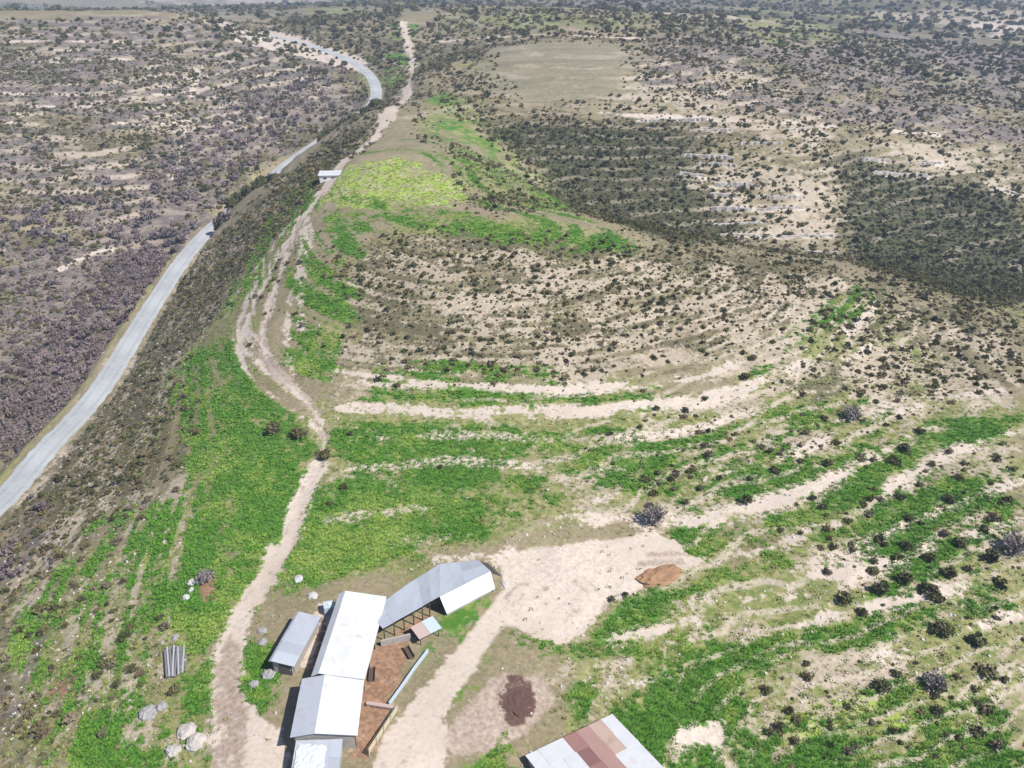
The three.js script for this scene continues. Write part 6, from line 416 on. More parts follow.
function place(list, most, one, stuffName, stuffLabel, stuffCategory, geos, tint, spread) {
  list.forEach((b) => { b.s = seenSize(b) * (b.hand ? 3 : 1) * (inView(b.x, b.z, -6) && b.z < -62 ? 1 : 0.01); });
  list.sort((a, b) => b.s - a.s);
  list.slice(0, most).forEach(one);
  const rest = list.slice(most), M = new THREE.Matrix4(), q = new THREE.Quaternion(), e = new THREE.Euler(), col = new THREE.Color(), r = rng(5);
  geos.forEach((geo, gi) => {
    const mine = rest.filter((_, i) => i % geos.length === gi);
    const im = new THREE.InstancedMesh(geo, spread.mat, mine.length);
    mine.forEach((b, i) => {
      q.setFromEuler(e.set(0, r() * 6.283, 0));
      im.setMatrixAt(i, M.compose(new THREE.Vector3(b.x, b.y - 0.05 * b.r, b.z), q, new THREE.Vector3(b.r * (0.75 + 0.5 * r()), b.r * b.h, b.r * (0.75 + 0.5 * r()))));
      if (tint) { const c = tint(b), v = 0.65 + 0.7 * r(); im.setColorAt(i, col.setRGB(c[0] * v, c[1] * v, c[2] * v)); }
    });
    im.name = numbered(stuffName); im.userData.kind = 'stuff'; tag(im, stuffLabel(gi), stuffCategory); im.castShadow = im.receiveShadow = true; scene.add(im);
  });
}
place(bushes, 300, (b) => {
  const zone = zoneAt(b.x, b.z), dark = b.c === 0 || b.c === 2;
  const where = b.x < -70 ? ['on the rough slope above the pale road', 'bushes between road and track'] : b.z < -148 && b.x < 75 ? ['on the stony hill face beyond the green terraces', 'bushes on the stony hill face'] : b.x > 28 ? ['on the grassy terraced slope beyond the gravel pad', 'bushes on the terraced slope'] : ['on the green spur around the farm sheds', 'bushes around the farm'];
  const size = b.r > 0.95 ? 'large' : 'small', tone = dark ? 'dark green' : b.c === 3 || b.c === 5 ? 'dry brownish' : 'olive';
  const o = thing('scrub_bush', `${size} ${tone} scrub bush ${where[0]}`, 'bush', [b.x, land(b.x, b.z), b.z], b.k * 1.7 + b.x, `${size} ${tone} ${where[1]}`);
  o.scale.set(b.r, b.r * b.h, b.r);
  part('crown', CROWNS[b.k], crownMats[b.c], o); part('trunk', STEMS[b.k], woodMat, o);
}, 'scrub', (i) => ['low olive scrub spread thickly over the hills', 'low rounded scrub scattered among the olive scrub on the hills', 'ragged upright scrub standing among the low olive scrub', 'tall dark scrub dotted through the hillside cover'][i], 'scrub', FARCROWNS, (b) => OLIVES[b.c], { mat: leafMat });
place(bares, 40, (b) => {
  const o = thing('bare_shrub', 'leafless grey violet shrub in the gully beside the pale road', 'shrub', [b.x, land(b.x, b.z), b.z], b.x * 3.1, 'leafless shrubs in the road gully');
  o.scale.set(b.r, b.r * b.h, b.r); part('branches', TWIGS[b.k], bareMat, o); part('twig_crown', HAZES[b.k], violetMat, o);
}, 'bare_scrub', (i) => ['leafless violet grey thicket filling the gully', 'leafless grey brown brushwood on the slope across the road', 'thin bare brushwood mixed through the gully thicket'][i], 'thicket', HAZES, (b) => (b.k ? [0.235, 0.18, 0.175] : [0.2, 0.162, 0.14]), { mat: std(1, 1, 1) });

// ------------------------------------------------------------------ farm materials
const sheetMap = (r, g, b, rust) => tileTexture((u, v, o) => {
  const a = nz(FBM, u * 8, v * 8, 8), k = nz(GRAIN, u * 8, v * 8, 8), st = 0.94 + 0.06 * Math.sin(u * 8 * 6.283 * 5), s = (0.86 + 0.18 * a + 0.1 * (k - 0.5)) * st, w = smooth(0.62, 0.78, a * 0.7 + k * 0.3) * rust;
  o[0] = lerp(r * s, 0.3, w); o[1] = lerp(g * s, 0.18, w); o[2] = lerp(b * s, 0.11, w);
}, 256, 8);
const roofWhite = [0.78, 0.71, 0.75].map((t, i) => new THREE.MeshStandardMaterial({ map: sheetMap(t, t, t * 1.01, 0.1 + 0.15 * i), roughness: 0.6 }));
const roofGrey = [0.5, 0.46, 0.54].map((t, i) => new THREE.MeshStandardMaterial({ map: sheetMap(t * 0.94, t, t * 1.1, 0.25), roughness: 0.55 }));  // grey sheets, also used as painted shade on slopes away from the sun
const roofRust = [[0.36, 0.19, 0.165], [0.44, 0.27, 0.23], [0.26, 0.13, 0.12], [0.52, 0.4, 0.38], [0.55, 0.4, 0.33]].map((c) => new THREE.MeshStandardMaterial({ map: sheetMap(...c, 0.6), roughness: 0.8 }));
const blockMat = new THREE.MeshStandardMaterial({ map: tileTexture((u, v, o) => { const a = nz(FBM, u * 4, v * 4, 4), b = nz(GRAIN, u * 4, v * 4, 4), s = 0.8 + 0.3 * a + 0.2 * (b - 0.5); o[0] = 0.4 * s; o[1] = 0.37 * s; o[2] = 0.33 * s; }, 256, 4), roughness: 0.95 });
const stoneMat = new THREE.MeshStandardMaterial({ map: tileTexture((u, v, o) => { const a = nz(FBM, u * 3, v * 3, 3), b = nz(GRAIN, u * 3, v * 3, 3), s = 0.72 + 0.35 * a + 0.3 * (b - 0.5); o[0] = 0.52 * s; o[1] = 0.47 * s; o[2] = 0.42 * s; }, 256, 3), roughness: 0.95 });
const darkWood = std(0.1, 0.07, 0.05), paleWood = std(0.5, 0.43, 0.3), pinkWood = std(0.5, 0.38, 0.33), doorMat = std(0.12, 0.1, 0.09, 0.8), blueSheet = std(0.5, 0.58, 0.64, 0.6), whitePaint = std(0.75, 0.74, 0.72, 0.7), blackMat = std(0.06, 0.055, 0.05);

const roofRng = rng(909);
// a quad of roofing with thickness; corners a b (low edge), c d (high edge, c above b), split into sheets along the edge
function quadSlab(a, b, c, d, t) {
  const A = [a, b, c, d].map((p) => new THREE.Vector3(...p)), n = A[1].clone().sub(A[0]).cross(A[3].clone().sub(A[0])).normalize(); if (n.y < 0) n.negate();
  const top = A.map((p) => p.clone().addScaledVector(n, t)), pos = [], uv = [];
  const len = A[0].distanceTo(A[1]), dep = A[0].distanceTo(A[3]);
  const face = (p, q, r, s, us) => { for (const k of [0, 1, 2, 0, 2, 3]) { pos.push(...[p, q, r, s][k].toArray()); uv.push(...us[k]); } };
  const ou = roofRng() * 8, ow = roofRng() * 8, U = [[0, 0], [len, 0], [len, dep], [0, dep]].map((q) => [q[0] + ou, q[1] + ow]);
  face(top[0], top[1], top[2], top[3], U); face(A[3], A[2], A[1], A[0], U);
  for (let i = 0; i < 4; i++) { const j = (i + 1) % 4; face(A[i], A[j], top[j], top[i], [[0, 0], [1, 0], [1, 0.05], [0, 0.05]]); }
  const g = new THREE.BufferGeometry(); g.setAttribute('position', new THREE.Float32BufferAttribute(pos, 3)); g.setAttribute('uv', new THREE.Float32BufferAttribute(uv, 2)); g.computeVertexNormals();
  return g;
}
const L3 = (a, b, t) => [lerp(a[0], b[0], t), lerp(a[1], b[1], t), lerp(a[2], b[2], t)];
function sheets(parent, a, b, c, d, along, rows, mats, over = 0.06) {  // roof_sheet parts, each lapping a little over its neighbour
  for (let j = 0; j < rows; j++) for (let i = 0; i < along; i++) {
    const u0 = i / along, u1 = (i + 1) / along + (i + 1 < along ? 0.012 : 0), v0 = j / rows - (j ? 0.02 : 0), v1 = (j + 1) / rows;
    const q = (u, v) => L3(L3(a, b, u), L3(d, c, u), v), lift = 0.012 * ((i + j) % 3) + roofRng() * 0.02 + j * 0.03;
    const P = [q(u0, v0), q(u1, v0), q(u1, v1), q(u0, v1)].map((p) => [p[0], p[1] + lift + roofRng() * 0.015, p[2]]);
    part('roof_sheet', quadSlab(...P, 0.03), mats[Math.floor(roofRng() * mats.length)], parent);
  }
}
function wallRun(parent, pts, bottom, top, thick, mat, name = 'wall') {   // straight wall pieces between points [x, z] with heights
  for (let i = 0; i + 1 < pts.length; i++) {
    const [ax, az] = pts[i], [bx, bz] = pts[i + 1], l = Math.hypot(bx - ax, bz - az), h = top - bottom, g = boxUV(l, h, thick);
    g.rotateY(-Math.atan2(bz - az, bx - ax)); g.translate((ax + bx) / 2, (top + bottom) / 2, (az + bz) / 2);
    part(name, g, mat, parent);
  }
}
// gable shed in its own axes: x across (width), z along (length); ridge at fraction f from the -x side
function shed(name, label, [x, y, z], turn, o) {
  const t = thing(name, label, 'shed', [x, y, z], turn), W = o.width / 2, L = o.length / 2, rx = -W + o.width * o.ridge, ov = 0.25;
  const wl = o.eaveL, wr = o.eaveR;
  wallRun(t, [[-W + 0.12, -L + 0.25], [-W + 0.12, L - 0.25]], -1, wl - 0.05, 0.22, blockMat);
  if (!o.openRight) wallRun(t, [[W - 0.12, -L + 0.25], [W - 0.12, L - 0.25]], -1, wr - 0.05, 0.22, blockMat);
  else for (let k = 0; k <= 4; k++) { const g = new THREE.CylinderGeometry(0.09, 0.11, wr + 1, 7); g.translate(W - 0.2, (wr - 1) / 2, -L + 0.3 + (o.length - 0.6) * k / 4); part('post', g, darkWood, t); }
  for (const s of [-1, 1]) {                                       // gable ends as one pointed slab each
    const sh = new THREE.Shape([[-W + 0.25, -1], [W - 0.25, -1], [W - 0.25, wr - 0.1], [rx, o.top - 0.12], [-W + 0.25, wl - 0.1]].map((p) => new THREE.Vector2(...p)));
    const g = new THREE.ExtrudeGeometry(sh, { depth: 0.22, bevelEnabled: false }); g.translate(0, 0, s * (L - 0.14) - 0.11); part('gable', g, blockMat, t);
  }
  const dg = boxUV(1.8, 2.1, 0.08); dg.translate(0.4, 1.0, L + 0.02); const door = part('door', dg, doorMat, t);
  const hg = new THREE.BoxGeometry(0.06, 0.2, 0.06); hg.translate(1.1, 1.05, L + 0.09); part('handle', hg, whitePaint, door);
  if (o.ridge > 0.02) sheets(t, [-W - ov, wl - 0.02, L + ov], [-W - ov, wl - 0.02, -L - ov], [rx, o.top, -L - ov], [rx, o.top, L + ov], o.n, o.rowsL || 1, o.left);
  sheets(t, [W + ov, wr - 0.02, -L - ov], [W + ov, wr - 0.02, L + ov], [rx, o.top + 0.01, L + ov], [rx, o.top + 0.01, -L - ov], o.n, o.rowsR || 1, o.right);
  return t;
}
const gy = (x, z) => land(x, z);

// long white-roofed shed in two lengths, the lower one wider
shed('white_shed', 'long livestock shed with the brightest plain white sheet roof', [-22.65, 0, -84.3], -0.055, { width: 6.7, length: 15.0, ridge: 0.12, eaveL: 3.0, eaveR: 2.9, top: 3.65, n: 6, rowsR: 2, left: roofWhite, right: roofWhite, openRight: true });
{
  const t = shed('white_shed', 'wide shed with white roof, one slope greyed as painted shade, beside the rail fenced yard', [-23.45, 0, -72.2], 0.06, { width: 7.7, length: 8.6, ridge: 0.36, eaveL: 2.95, eaveR: 2.7, top: 3.45, n: 4, rowsL: 1, rowsR: 1, left: [roofGrey[2], roofWhite[1]], right: [roofWhite[0], roofWhite[2]], openRight: true });  // grey sheets on the left slope paint its turn away from the sun
  const strip = quadSlab([-4.1, 2.98, 4.55], [4.05, 2.8, 4.55], [4.05, 2.9, 3.4], [-4.1, 3.1, 3.4], 0.03); strip.translate(0, 0.5, 0); 
}
{ // low grey lean-to below it, with a pale tarpaulin thrown over
  const t = thing('lean_to', 'low grey sheet lean-to against the end of the wide shed', 'lean-to', [-23.6, 0, -65.6], 0.05);
  wallRun(t, [[-2.7, 2.2], [-2.7, -1.9]], -1, 1.75, 0.2, blockMat); wallRun(t, [[2.5, -1.9], [2.5, 2.2]], -1, 1.75, 0.2, blockMat); wallRun(t, [[-2.55, 2.2], [2.35, 2.2]], -1, 1.55, 0.2, blockMat);
  sheets(t, [-2.9, 1.8, 2.6], [2.8, 1.75, 2.6], [2.8, 2.25, -2.0], [-2.9, 2.3, -2.0], 4, 2, roofGrey);
  const g = new THREE.PlaneGeometry(3.6, 3.4, 24, 22); g.rotateX(-Math.PI / 2); const p = g.attributes.position;
  for (let i = 0; i < p.count; i++) { const x = p.getX(i), z = p.getZ(i), e = Math.max(Math.abs(x) / 1.8, Math.abs(z) / 1.7); p.setXYZ(i, x + (nz(BLOB, x, z, 9) - 0.5) * 0.5, 0.08 + 0.25 * nz(BLOB, x * 2 + 3, z * 2, 8) - z * 0.11 - smooth(0.8, 1, e) * 0.06, z + (nz(BLOB, z, x, 9) - 0.5) * 0.5); }
  g.computeVertexNormals(); const m = new THREE.Mesh(g, new THREE.MeshStandardMaterial({ color: new THREE.Color().setRGB(0.62, 0.66, 0.68), roughness: 0.7, side: THREE.DoubleSide })); m.name = 'tarpaulin'; m.position.set(-24.4, 2.1, -65.2); m.castShadow = m.receiveShadow = true; scene.add(m);
  tag(m, 'crumpled pale tarpaulin thrown over the low grey lean-to', 'tarpaulin');
}
{ // bent wing; the blue-grey of its far slopes is painted shade
  const t = thing('bent_shed', 'bent shed with sheet roof painted shaded blue grey curving round the yard', 'shed', [-12, 0, -93], 0);
  const o = (x, y, z) => [x + 12, y, z + 93];
  const A0 = o(-20.9, 2.75, -88.6), A1 = o(-16.2, 2.8, -94.2), A2 = o(-11.3, 2.9, -99.0), A3 = o(-5.3, 2.9, -99.9);           // outer eave
  const R0 = o(-18.3, 3.0, -85.3), R1 = o(-14.0, 3.1, -88.8), R2 = o(-10.7, 3.5, -91.2), R3 = o(-3.3, 3.6, -96.6);          // ridge
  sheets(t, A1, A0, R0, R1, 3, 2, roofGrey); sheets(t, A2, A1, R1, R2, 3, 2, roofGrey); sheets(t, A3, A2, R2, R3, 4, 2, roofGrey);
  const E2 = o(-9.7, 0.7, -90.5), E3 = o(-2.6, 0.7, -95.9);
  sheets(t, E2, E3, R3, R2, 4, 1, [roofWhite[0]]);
  const i2 = (p, d = 0.3) => [p[0], p[2] + d];
  wallRun(t, [i2(A0), i2(A1), i2(A2), i2(A3)], -1, 2.72, 0.22, blockMat);
  wallRun(t, [[E2[0], E2[2] - 0.3], [E3[0] - 0.2, E3[2] - 0.3]], -1, 0.7, 0.22, blockMat);
  const end = (a, r, e) => { const g = new THREE.BufferGeometry(), v = [[a[0], -1, a[2]], [e[0], -1, e[2]], e, r, a].map((p) => [lerp(p[0], 0, 0.03), p[1] - 0.08, lerp(p[2], 0, 0.03)]); const pos = []; const th = 0.2; const dir = new THREE.Vector3(e[0] - a[0], 0, e[2] - a[2]).normalize(), n = [dir.z * th, 0, -dir.x * th]; const w = v.map((p) => [p[0] - n[0], p[1], p[2] - n[2]]); for (const [q, f] of [[v, [0, 1, 2, 0, 2, 3, 0, 3, 4]], [w, [0, 2, 1, 0, 3, 2, 0, 4, 3]]]) for (const k of f) pos.push(...q[k]); for (let i = 0; i < 5; i++) { const j = (i + 1) % 5; pos.push(...v[i], ...w[i], ...v[j], ...v[j], ...w[i], ...w[j]); } g.setAttribute('position', new THREE.Float32BufferAttribute(pos, 3)); g.setAttribute('uv', new THREE.Float32BufferAttribute(pos.filter((_, i) => i % 3 < 2), 2)); g.computeVertexNormals(); return g; };
  part('gable', end(A3, R3, E3), doorMat, t);
  part('end_shade_sheet', quadSlab([A3[0] + 1.5, 1.9, A3[2] - 0.3], [R3[0] + 1.75, 1.9, R3[2] - 0.7], [R3[0] + 0.35, 2.9, R3[2] - 0.2], [A3[0] + 0.35, 2.6, A3[2] - 0.1], 0.04), blackMat, t);  // added dark sheet standing for the shadow past the roof end
  for (const k of [0.05, 0.35, 0.65, 0.95]) { const p = L3(R0, R1, k), g = new THREE.CylinderGeometry(0.09, 0.11, 3.8, 7); g.translate(p[0] - 0.2, 0.95, p[2] - 0.25); part('post', g, darkWood, t); }
  for (const k of [0.3, 0.6]) { const p = L3(R1, R2, k), g = new THREE.CylinderGeometry(0.09, 0.11, 3.8, 7); g.translate(p[0] - 0.2, 0.95, p[2] - 0.25); part('post', g, darkWood, t); }
}
{ // small grey shed beside the long one
  shed('small_shed', 'small shed with flat blue grey roof beside the long white roofed shed', [-30.6, -0.1, -84.4], -0.19, { width: 3.2, length: 9.0, ridge: 0.04, eaveL: 2.3, eaveR: 2.05, top: 2.42, n: 5, left: roofGrey, right: roofGrey });
  const b = thing('water_tank', 'pale blue box tank standing behind the small grey shed', 'tank', [-27.4, 0, -91.6], 0.3);
  const g = boxUV(1.5, 1.6, 1.5); g.translate(0, 0.8, 0); part('body', g, blueSheet, b); const l = new THREE.CylinderGeometry(0.3, 0.3, 0.12, 14); l.translate(0.2, 1.66, 0); part('lid', l, whitePaint, b);
}
{ // shed at the near edge with bare reddish sheets in the middle of a white roof
  const t = thing('low_shed', 'low shed with white roof and a broad patch of reddish bare sheets', 'shed', [9.4, gy(9.4, -65), -64.8], 0);
  const y0 = gy(9.4, -65), o = (x, y, z) => [x - 9.4, y, z + 64.8];
  const a = o(1.7, 2.6, -67.2), b = o(13.1, 2.6, -73.3), c = o(18.9, 3.3, -64.2), d = o(7.5, 3.3, -58.1);
  const q = (u, v) => L3(L3(a, b, u), L3(d, c, u), v);
  const U = [0, 0.14, 0.28, 0.42, 0.57, 0.72, 0.86, 1];
  for (let i = 0; i < 7; i++) for (let j = 0; j < 4; j++) {
    const red = (i >= 3 && i <= 4) || (i === 5 && j < 2), lift = roofRng() * 0.03 + 0.02 * ((i + j) % 2);
    const P = [q(U[i], j / 4 - 0.01), q(U[i + 1] + 0.01, j / 4 - 0.01), q(U[i + 1] + 0.01, (j + 1) / 4), q(U[i], (j + 1) / 4)].map((p) => [p[0], p[1] + lift, p[2]]);
    part('roof_sheet', quadSlab(...P, 0.03), red ? roofRust[i === 3 ? (j % 2 ? 2 : 0) : i === 4 ? 1 : 4] : roofWhite[1], t);
  }
  const ins = (u, v) => { const p = q(u, v); return [p[0], p[2]]; };
  wallRun(t, [ins(0.02, 0.02), ins(0.98, 0.02)], -1.8, 2.5, 0.22, blockMat); wallRun(t, [ins(0.02, 0.04), ins(0.02, 0.96)], -1.8, 2.5, 0.22, blockMat); wallRun(t, [ins(0.98, 0.04), ins(0.98, 0.96)], -1.8, 2.5, 0.22, blockMat); wallRun(t, [ins(0.04, 0.98), ins(0.96, 0.98)], -3.5, 3.15, 0.22, blockMat);
}
// ------------------------------------------------------------------ the yard: walls, rails, shelter
function standing(name, label, category, x, z) { return thing(name, label, category, [x, 0, z]); }
{
  const w = thing('yard_wall', 'dark low block wall dividing the brown yard', 'wall', [-16.8, 0, -85.3]);
  wallRun(w, [[-1.9, 0.6], [0, 0], [2.2, -0.7]], -0.6, 1.3, 0.35, blockMat);
  const w2 = thing('yard_wall', 'low block wall along the open side of the yard beside grass', 'wall', [-13.6, 0, -79]);
  wallRun(w2, [[-2.6, 4.6], [-1.2, 1.6], [0.2, -1.6], [1.7, -4.6]], -0.8, 0.9, 0.16, blueSheet);
  const b = thing('yard_beam', 'pale pink beam laid across the brown yard', 'beam', [-17.4, 0.6, -74.2]);
  const g = boxUV(3.6, 0.3, 0.5); g.rotateY(-0.18); part('beam', g, pinkWood, b); for (const s of [-1, 1]) { const k = boxUV(0.4, 1.2, 0.4); k.translate(s * 1.5, -0.7, s * 0.27); part('support', k, blockMat, b); }
  const f = thing('rail_fence', 'yellowish rail fence at the open end of the brown yard', 'fence', [-16.4, 0, -70.2]);
  const A = [-1.4, 0, 3.2], B = [1.4, 0, -3.4];
  for (const h of [0.5, 0.85, 1.2]) part('rail', stick([A[0], h, A[2]], [B[0], h, B[2]], 0.09, 0.09, 6), paleWood, f);
  for (let k = 0; k <= 4; k++) { const p = L3(A, B, k / 4); part('post', stick([p[0] + 0.12, -0.6, p[2]], [p[0] + 0.12, 1.35, p[2]], 0.08, 0.07, 6), paleWood, f); }
  const s = thing('yard_shelter', 'little shelter with pinkish and pale blue roof at the edge of the yard', 'shelter', [-12.4, 0, -86.6], 0.62);
  for (const [x, z] of [[-1.5, -1], [1.5, -1], [-1.5, 1], [1.5, 1]]) part('post', stick([x, -0.5, z], [x, 1.75, z], 0.07, 0.07, 6), darkWood, s);
  part('roof_sheet', quadSlab([-1.8, 1.75, 1.3], [0.1, 1.75, 1.3], [0.1, 2.0, -1.3], [-1.8, 2.0, -1.3], 0.03), pinkWood, s); part('roof_sheet', quadSlab([0.02, 1.8, 1.3], [1.9, 1.8, 1.3], [1.9, 2.05, -1.3], [0.02, 2.05, -1.3], 0.03), blueSheet, s);
  const bk = boxUV(3.0, 1.6, 0.1); bk.translate(0, 0.8, -0.9); part('back_panel', bk, darkWood, s);
  for (const [x, z, ry, lb] of [[-19.2, -79.5, 0.1, 'dark feed trough along the shed side of the yard'], [-14.6, -83.4, 0.5, 'dark feed trough under the yard dividing wall']]) {
    const tr = thing('feed_trough', lb, 'trough', [x, 0, z], ry);
    const base = boxUV(0.6, 0.1, 2.4); base.translate(0, 0.3, 0); part('base', base, darkWood, tr);
    for (const k of [-1, 1]) { const g2 = boxUV(0.06, 0.4, 2.4); g2.rotateZ(-k * 0.3); g2.translate(k * 0.36, 0.5, 0); part('side', g2, darkWood, tr); }
    for (const k of [-1, 1]) { const g2 = boxUV(0.5, 0.3, 0.1); g2.translate(0, 0.12, k * 0.9); part('leg', g2, darkWood, tr); }
  }
}
// ------------------------------------------------------------------ hut on the knoll, mound, heaps, rocks
{
  const x = -60, z = -271, y = Math.min(gy(x - 2, z), gy(x + 2, z), gy(x, z - 2), gy(x, z + 2));
  const t = thing('stone_hut', 'small whitewashed hut beside the track on the grassy knoll', 'hut', [x, y, z], 0.1);
  wallRun(t, [[-2.3, 1.8], [2.3, 1.8]], -0.8, 2.5, 0.25, whitePaint); wallRun(t, [[-2.3, -1.8], [2.3, -1.8]], -0.8, 2.5, 0.25, whitePaint); wallRun(t, [[-2.2, 1.67], [-2.2, -1.67]], -0.8, 2.5, 0.25, whitePaint); wallRun(t, [[2.2, 1.67], [2.2, -1.67]], -0.8, 2.5, 0.25, whitePaint);
  const r = boxUV(5.2, 0.2, 4.4); r.translate(0, 2.61, 0); part('roof', r, roofWhite[1], t);
  const d = boxUV(0.9, 1.9, 0.06); d.translate(0.9, 0.95, 1.96); t.scale.set(1.4, 0.85, 1.4); part('door', d, doorMat, t); const w = boxUV(0.7, 0.6, 0.06); w.translate(-1, 1.5, 1.96); part('window', w, blackMat, t);
}
function lump(seed, rx, ry, rz, detail, rough, flat = 0.25) {      // an uneven stone or heap, base at y = 0
  const g = new THREE.IcosahedronGeometry(1, detail), p = g.attributes.position, r = rng(seed), ox = r() * 50, oz = r() * 50;
  for (let i = 0; i < p.count; i++) {
    const x = p.getX(i), y = p.getY(i), z = p.getZ(i), n = 1 + (nz(BLOB, x * 3 + y * 2 + ox, z * 3 - y * 2.4 + oz, 14) - 0.5) * rough;
    p.setXYZ(i, x * rx * n, Math.max(-flat, y) * ry * n, z * rz * n);
  }
  g.computeVertexNormals(); return g;
}
function heap(name, label, category, x, z, g, mat, turn = 0) {
  const m = new THREE.Mesh(g, mat); m.name = numbered(name); m.position.set(x, gy(x, z), z); m.rotation.y = turn; m.castShadow = m.receiveShadow = true; scene.add(m); return tag(m, label, category);
}
const soilMat = new THREE.MeshStandardMaterial({ map: tileTexture((u, v, o) => { const a = nz(FBM, u * 3, v * 3, 3), b = nz(GRAIN, u * 3, v * 3, 3), s = 0.6 + 0.5 * a + 0.4 * (b - 0.5); o[0] = 0.42 * s; o[1] = 0.24 * s; o[2] = 0.13 * s; }, 256, 1), roughness: 1 });
heap('soil_mound', 'rusty brown mound of earth on the edge of the pale gravel pad', 'mound', 23.8, -101, lump(3, 3.7, 1.0, 2.1, 5, 0.6), soilMat, 0.5);
heap('dung_heap', 'dark brown dung heap beside the dirt track', 'heap', 0.6, -75.6, lump(4, 1.9, 0.3, 2.0, 5, 0.9), std(0.12, 0.065, 0.05), 0.3);
{
  const spots = [[-50.6, -98.8, 0.9, 'tall white boulder by the brown hollow'], [-50.2, -97.2, 0.7, 'middle white boulder by the brown hollow'], [-50.5, -95.6, 0.8, 'low white boulder by the brown hollow'], [-48.9, -75.4, 1.5, 'broad grey boulder in rough grass by the plank pile'], [-47.4, -76.3, 1.0, 'small grey boulder leaning on the broad one'], [-42.3, -72.0, 1.5, 'pale boulder heaped at the edge of the wide dirt track'], [-40.6, -70.2, 1.6, 'largest pale boulder at the edge of the wide dirt track'], [-43.2, -69.3, 1.1, 'small pale boulder behind the heap by the dirt track'], [-36.6, -88.0, 1.0, 'pale stone beside the small grey shed'], [-36.0, -85.9, 0.9, 'purplish stone beside the small grey shed'], [-33.6, -80.0, 1.1, 'round pale stone in grass before the small grey shed'], [-35.2, -78.6, 0.8, 'flat pale stone in grass before the small grey shed'], [-30.6, -94.7, 1.0, 'white stone on the grass above the small grey shed'], [-33.6, -98.4, 1.1, 'flat white slab of rock near the track bend'], [-49.5, -88, 0.8, 'grey stone half sunk in long grass'], [-1.2, -97.6, 0.9, 'pinkish boulder behind the end of the bent shed']];
  const rockMap = (c) => new THREE.MeshStandardMaterial({ map: tileTexture((u, v, o) => { const a = nz(FBM, u * 3, v * 3, 3), b2 = nz(GRAIN, u * 3, v * 3, 3), s = 0.6 + 0.5 * a + 0.4 * (b2 - 0.5); o[0] = c * s; o[1] = c * 0.96 * s; o[2] = c * 0.93 * s; }, 128, 0.4), roughness: 0.95 }), light = rockMap(0.62), grey = rockMap(0.4), r = rng(61);
  spots.forEach(([x, z, s, l], i) => heap('boulder', l, 'boulder', x, z, lump(30 + i, s * 0.8, s * (0.4 + 0.25 * r()), s * (0.55 + 0.35 * r()), 3, 0.6), /white/.test(l) ? light : /grey|purpl/.test(l) ? grey : stoneMat, r() * 6));
  for (let i = 0; i < 9; i++) {                                    // stones lined up between the two sheds
    const k = i / 8, x = lerp(-28.0, -27.6, k) + (r() - 0.5) * 0.5, z = lerp(-90, -79.2, k) + (r() - 0.5) * 0.8;
    const m = heap('kerb_stone', 'brownish stone in the line between the two grey and white sheds', 'stone', x, z, lump(70 + i, 0.42 + 0.2 * r(), 0.4, 0.5, 2, 0.9), std(0.3, 0.2, 0.16), r() * 6); m.userData.group = 'stones between the sheds';
  }
  const t = thing('plank_pile', 'pile of weathered grey planks lying in the rough grass', 'planks', [-47.9, gy(-47.9, -83.6), -83.6], 0.35);
  for (let i = 0; i < 9; i++) { const g = boxUV(0.26, 0.09, 5 + r()); g.rotateY((r() - 0.5) * 0.14); g.rotateX(0.02); g.translate(-1.4 + i * 0.34, 0.25 + 0.1 * (i % 2), (r() - 0.5) * 0.7); part('plank', g, i % 2 ? std(0.4, 0.4, 0.42) : std(0.2, 0.19, 0.19), t); }
}
// bare grey trees
const greyTwig = std(0.27, 0.235, 0.225);
for (const [x, z, s, h, l] of [[24.8, -113.4, 2.7, 1.2, 'bare grey bushy tree on the rim of the gravel pad'], [86.6, -110, 3.2, 1.1, 'bare dark violet tree on the lower terraces'], [70.9, -147.7, 2.6, 1, 'bare mauve shrub among scrub high on the terraces'], [61.7, -83.6, 2.3, 0.9, 'bare grey shrub in the lush grass at the foot of the slope'], [-48.6, -99.2, 1.9, 0.9, 'bare brown shrub over the hollow beside white boulders']]) {
  const o = thing('bare_tree', l, 'tree', [x, gy(x, z), z], x); o.scale.set(s, s * h, s);
  part('trunk', TWIGS[1], bareMat, o); part('crown', FINE, greyTwig, o);
}
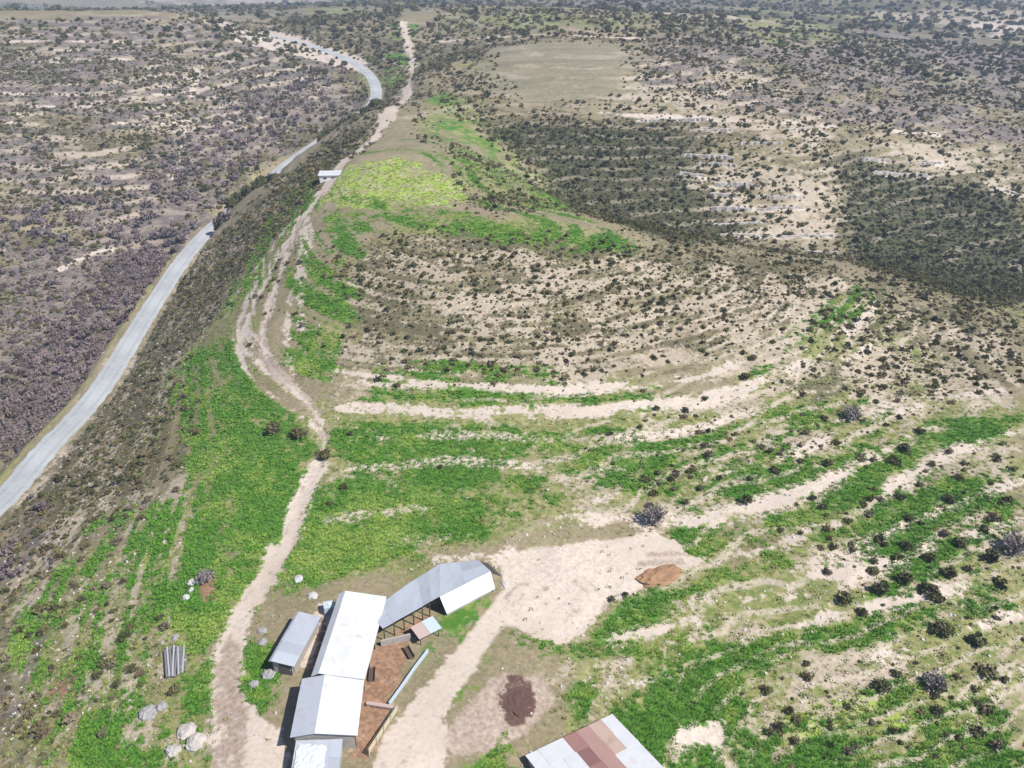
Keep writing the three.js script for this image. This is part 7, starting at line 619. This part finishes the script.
// terrace walls on the far slope
{
  const r = rng(88);
  TERRACE_WALLS.forEach((p, n) => {
    const pts = [];
    for (let i = 0; i + 3 < p.length; i += 2) { const l = Math.hypot(p[i + 2] - p[i], p[i + 3] - p[i + 1]), k = Math.max(1, Math.ceil(l / 1.3)); for (let j = 0; j < k; j++) pts.push([lerp(p[i], p[i + 2], j / k), lerp(p[i + 1], p[i + 3], j / k)]); }
    pts.push([p[p.length - 2], p[p.length - 1]]);
    const pos = [], uv = [], idx = [];
    pts.forEach(([x, z], i) => {
      const y = Math.max(land(x, z), land(x, z - 1)) + 0.4 + 0.5 * r(), w = 0.4 + 0.35 * r(), jz = (r() - 0.5) * 0.7;
      const endy = i === 0 || i === pts.length - 1 ? 0.9 : 0;
      for (const [dz, yy] of [[w + 0.25, y - 2.6], [w, y - 0.12 - endy], [0, y + 0.1 * r() - endy], [-w, y - 0.2 - endy], [-w - 0.1, y - 2.4]]) { pos.push(x + (r() - 0.5) * 0.4, yy, z + dz + jz); uv.push(i * 1.3, yy); }
      if (i) for (let k = 0; k < 4; k++) { const q = (i - 1) * 5 + k; idx.push(q, q + 5, q + 1, q + 1, q + 5, q + 6); }
    });
    const g = new THREE.BufferGeometry(); g.setAttribute('position', new THREE.Float32BufferAttribute(pos, 3)); g.setAttribute('uv', new THREE.Float32BufferAttribute(uv, 2)); g.setIndex(idx); const f = g.toNonIndexed(); f.computeVertexNormals();
    const m = new THREE.Mesh(f, stoneMat); m.name = numbered('terrace_wall'); m.castShadow = m.receiveShadow = true; scene.add(m);
    tag(m, 'pale dry stone terrace wall on the steep slope across the valley', 'wall', 'terrace walls across the valley');
  });
}
// ------------------------------------------------------------------ grass and stones on the ground
{
  const r = rng(123), pos = [];
  for (let i = 0; i < 9; i++) { const a = r() * 6.283, d = r() * 0.28, x = Math.cos(a) * d, z = Math.sin(a) * d, b = r() * 6.283, w = 0.06 + 0.05 * r(), h = 0.1 + 0.14 * r(), l = 0.16; pos.push(x - Math.cos(b) * w, 0, z - Math.sin(b) * w, x + Math.cos(b) * w, 0, z + Math.sin(b) * w, x + Math.cos(a) * l, h, z + Math.sin(a) * l); }
  const g = new THREE.BufferGeometry(); g.setAttribute('position', new THREE.Float32BufferAttribute(pos, 3)); g.computeVertexNormals();
  const M = new THREE.Matrix4(), q = new THREE.Quaternion(), e = new THREE.Euler(), lush = [], stones = [];
  for (let i = 0; i < 640000; i++) {
    const z = -52 - 246 * Math.pow(r(), 1.25), x = (r() * 2 - 1) * (0.64 * Math.hypot(z, 75) + 6), a = r(), b = r();
    const tu = NEAR.at('turf', x, z), pa = NEAR.at('pale', x, z);
    if (x > -30 && x < -2 && z > -100 && z < -63 && NEAR.at('green', x, z) < 0.5) continue;
    const w = coverOf(NEAR, 'green', x, z, 1, 0, 0.16), w2 = coverOf(NEAR, 'meadow', x, z, 1, 8, 0.2);
    const want = pa > 0.6 || NEAR.at('brown', x, z) > 0.4 ? 0.004 : Math.max(w * 0.4, w2 * 0.2) + 0.08 * tu;
    if (a < want && roadNear(x, z)[0] > 4.2) lush.push([x, z, w > 0.4 ? 0 : 1, b]);
    else if (a > 0.975 && w < 0.2 && (pa < 0.8 || b < 0.04) && (pa > 0.3 || NEAR.at('tan', x, z) > 0.3 || b < 0.2) && roadNear(x, z)[0] > 4) stones.push([x, z, b]);
  }
  const put = (list, geo, mat, name, label, cat, f) => {
    const im = new THREE.InstancedMesh(geo, mat, list.length), c = new THREE.Color();
    list.forEach((p, i) => f(p, i, im, c)); im.name = name; im.userData.kind = 'stuff'; tag(im, label, cat); im.castShadow = im.receiveShadow = true; scene.add(im);
  };
  put(lush, g, std(1, 1, 1, 0.85), 'grass', 'short spring grass growing in tufts over spur and terraces', 'grass', ([x, z, dry, b], i, im, c) => {
    const s = 0.7 + 0.9 * b; q.setFromEuler(e.set(0, b * 400, 0));
    im.setMatrixAt(i, M.compose(new THREE.Vector3(x, land(x, z) - 0.02, z), q, new THREE.Vector3(s, s, s)));
    const t = smooth(0.44, 0.74, nz(BLOB, x - 9, z + 5, 26) * 0.4 + nz(FBM, x + 31, z - 17, 70) * 0.6), v = 0.85 + 0.35 * ((b * 77) % 1);
    dry ? c.setRGB(0.24 * v, 0.27 * v, 0.07 * v) : c.setRGB(lerp(0.1, 0.26, t) * v, lerp(0.25, 0.38, t) * v, lerp(0.018, 0.06, t) * v); im.setColorAt(i, c);
  });
  put(stones, lump(9, 0.3, 0.2, 0.25, 0, 0.8), std(1, 1, 1, 0.95), 'loose_stones', 'loose pale stones strewn over bare ground', 'stones', ([x, z, b], i, im, c) => {
    const s = 0.35 + 0.9 * ((b * 53) % 1) ** 2; q.setFromEuler(e.set(b * 40, b * 90, b * 10));
    im.setMatrixAt(i, M.compose(new THREE.Vector3(x, land(x, z), z), q, new THREE.Vector3(s, s, s)));
    const v = 0.35 + 0.3 * ((b * 19) % 1); im.setColorAt(i, c.setRGB(v, v * 0.92, v * 0.82));
  });
  console.log('grass', lush.length, 'stones', stones.length);
}

renderer.render(scene, camera);
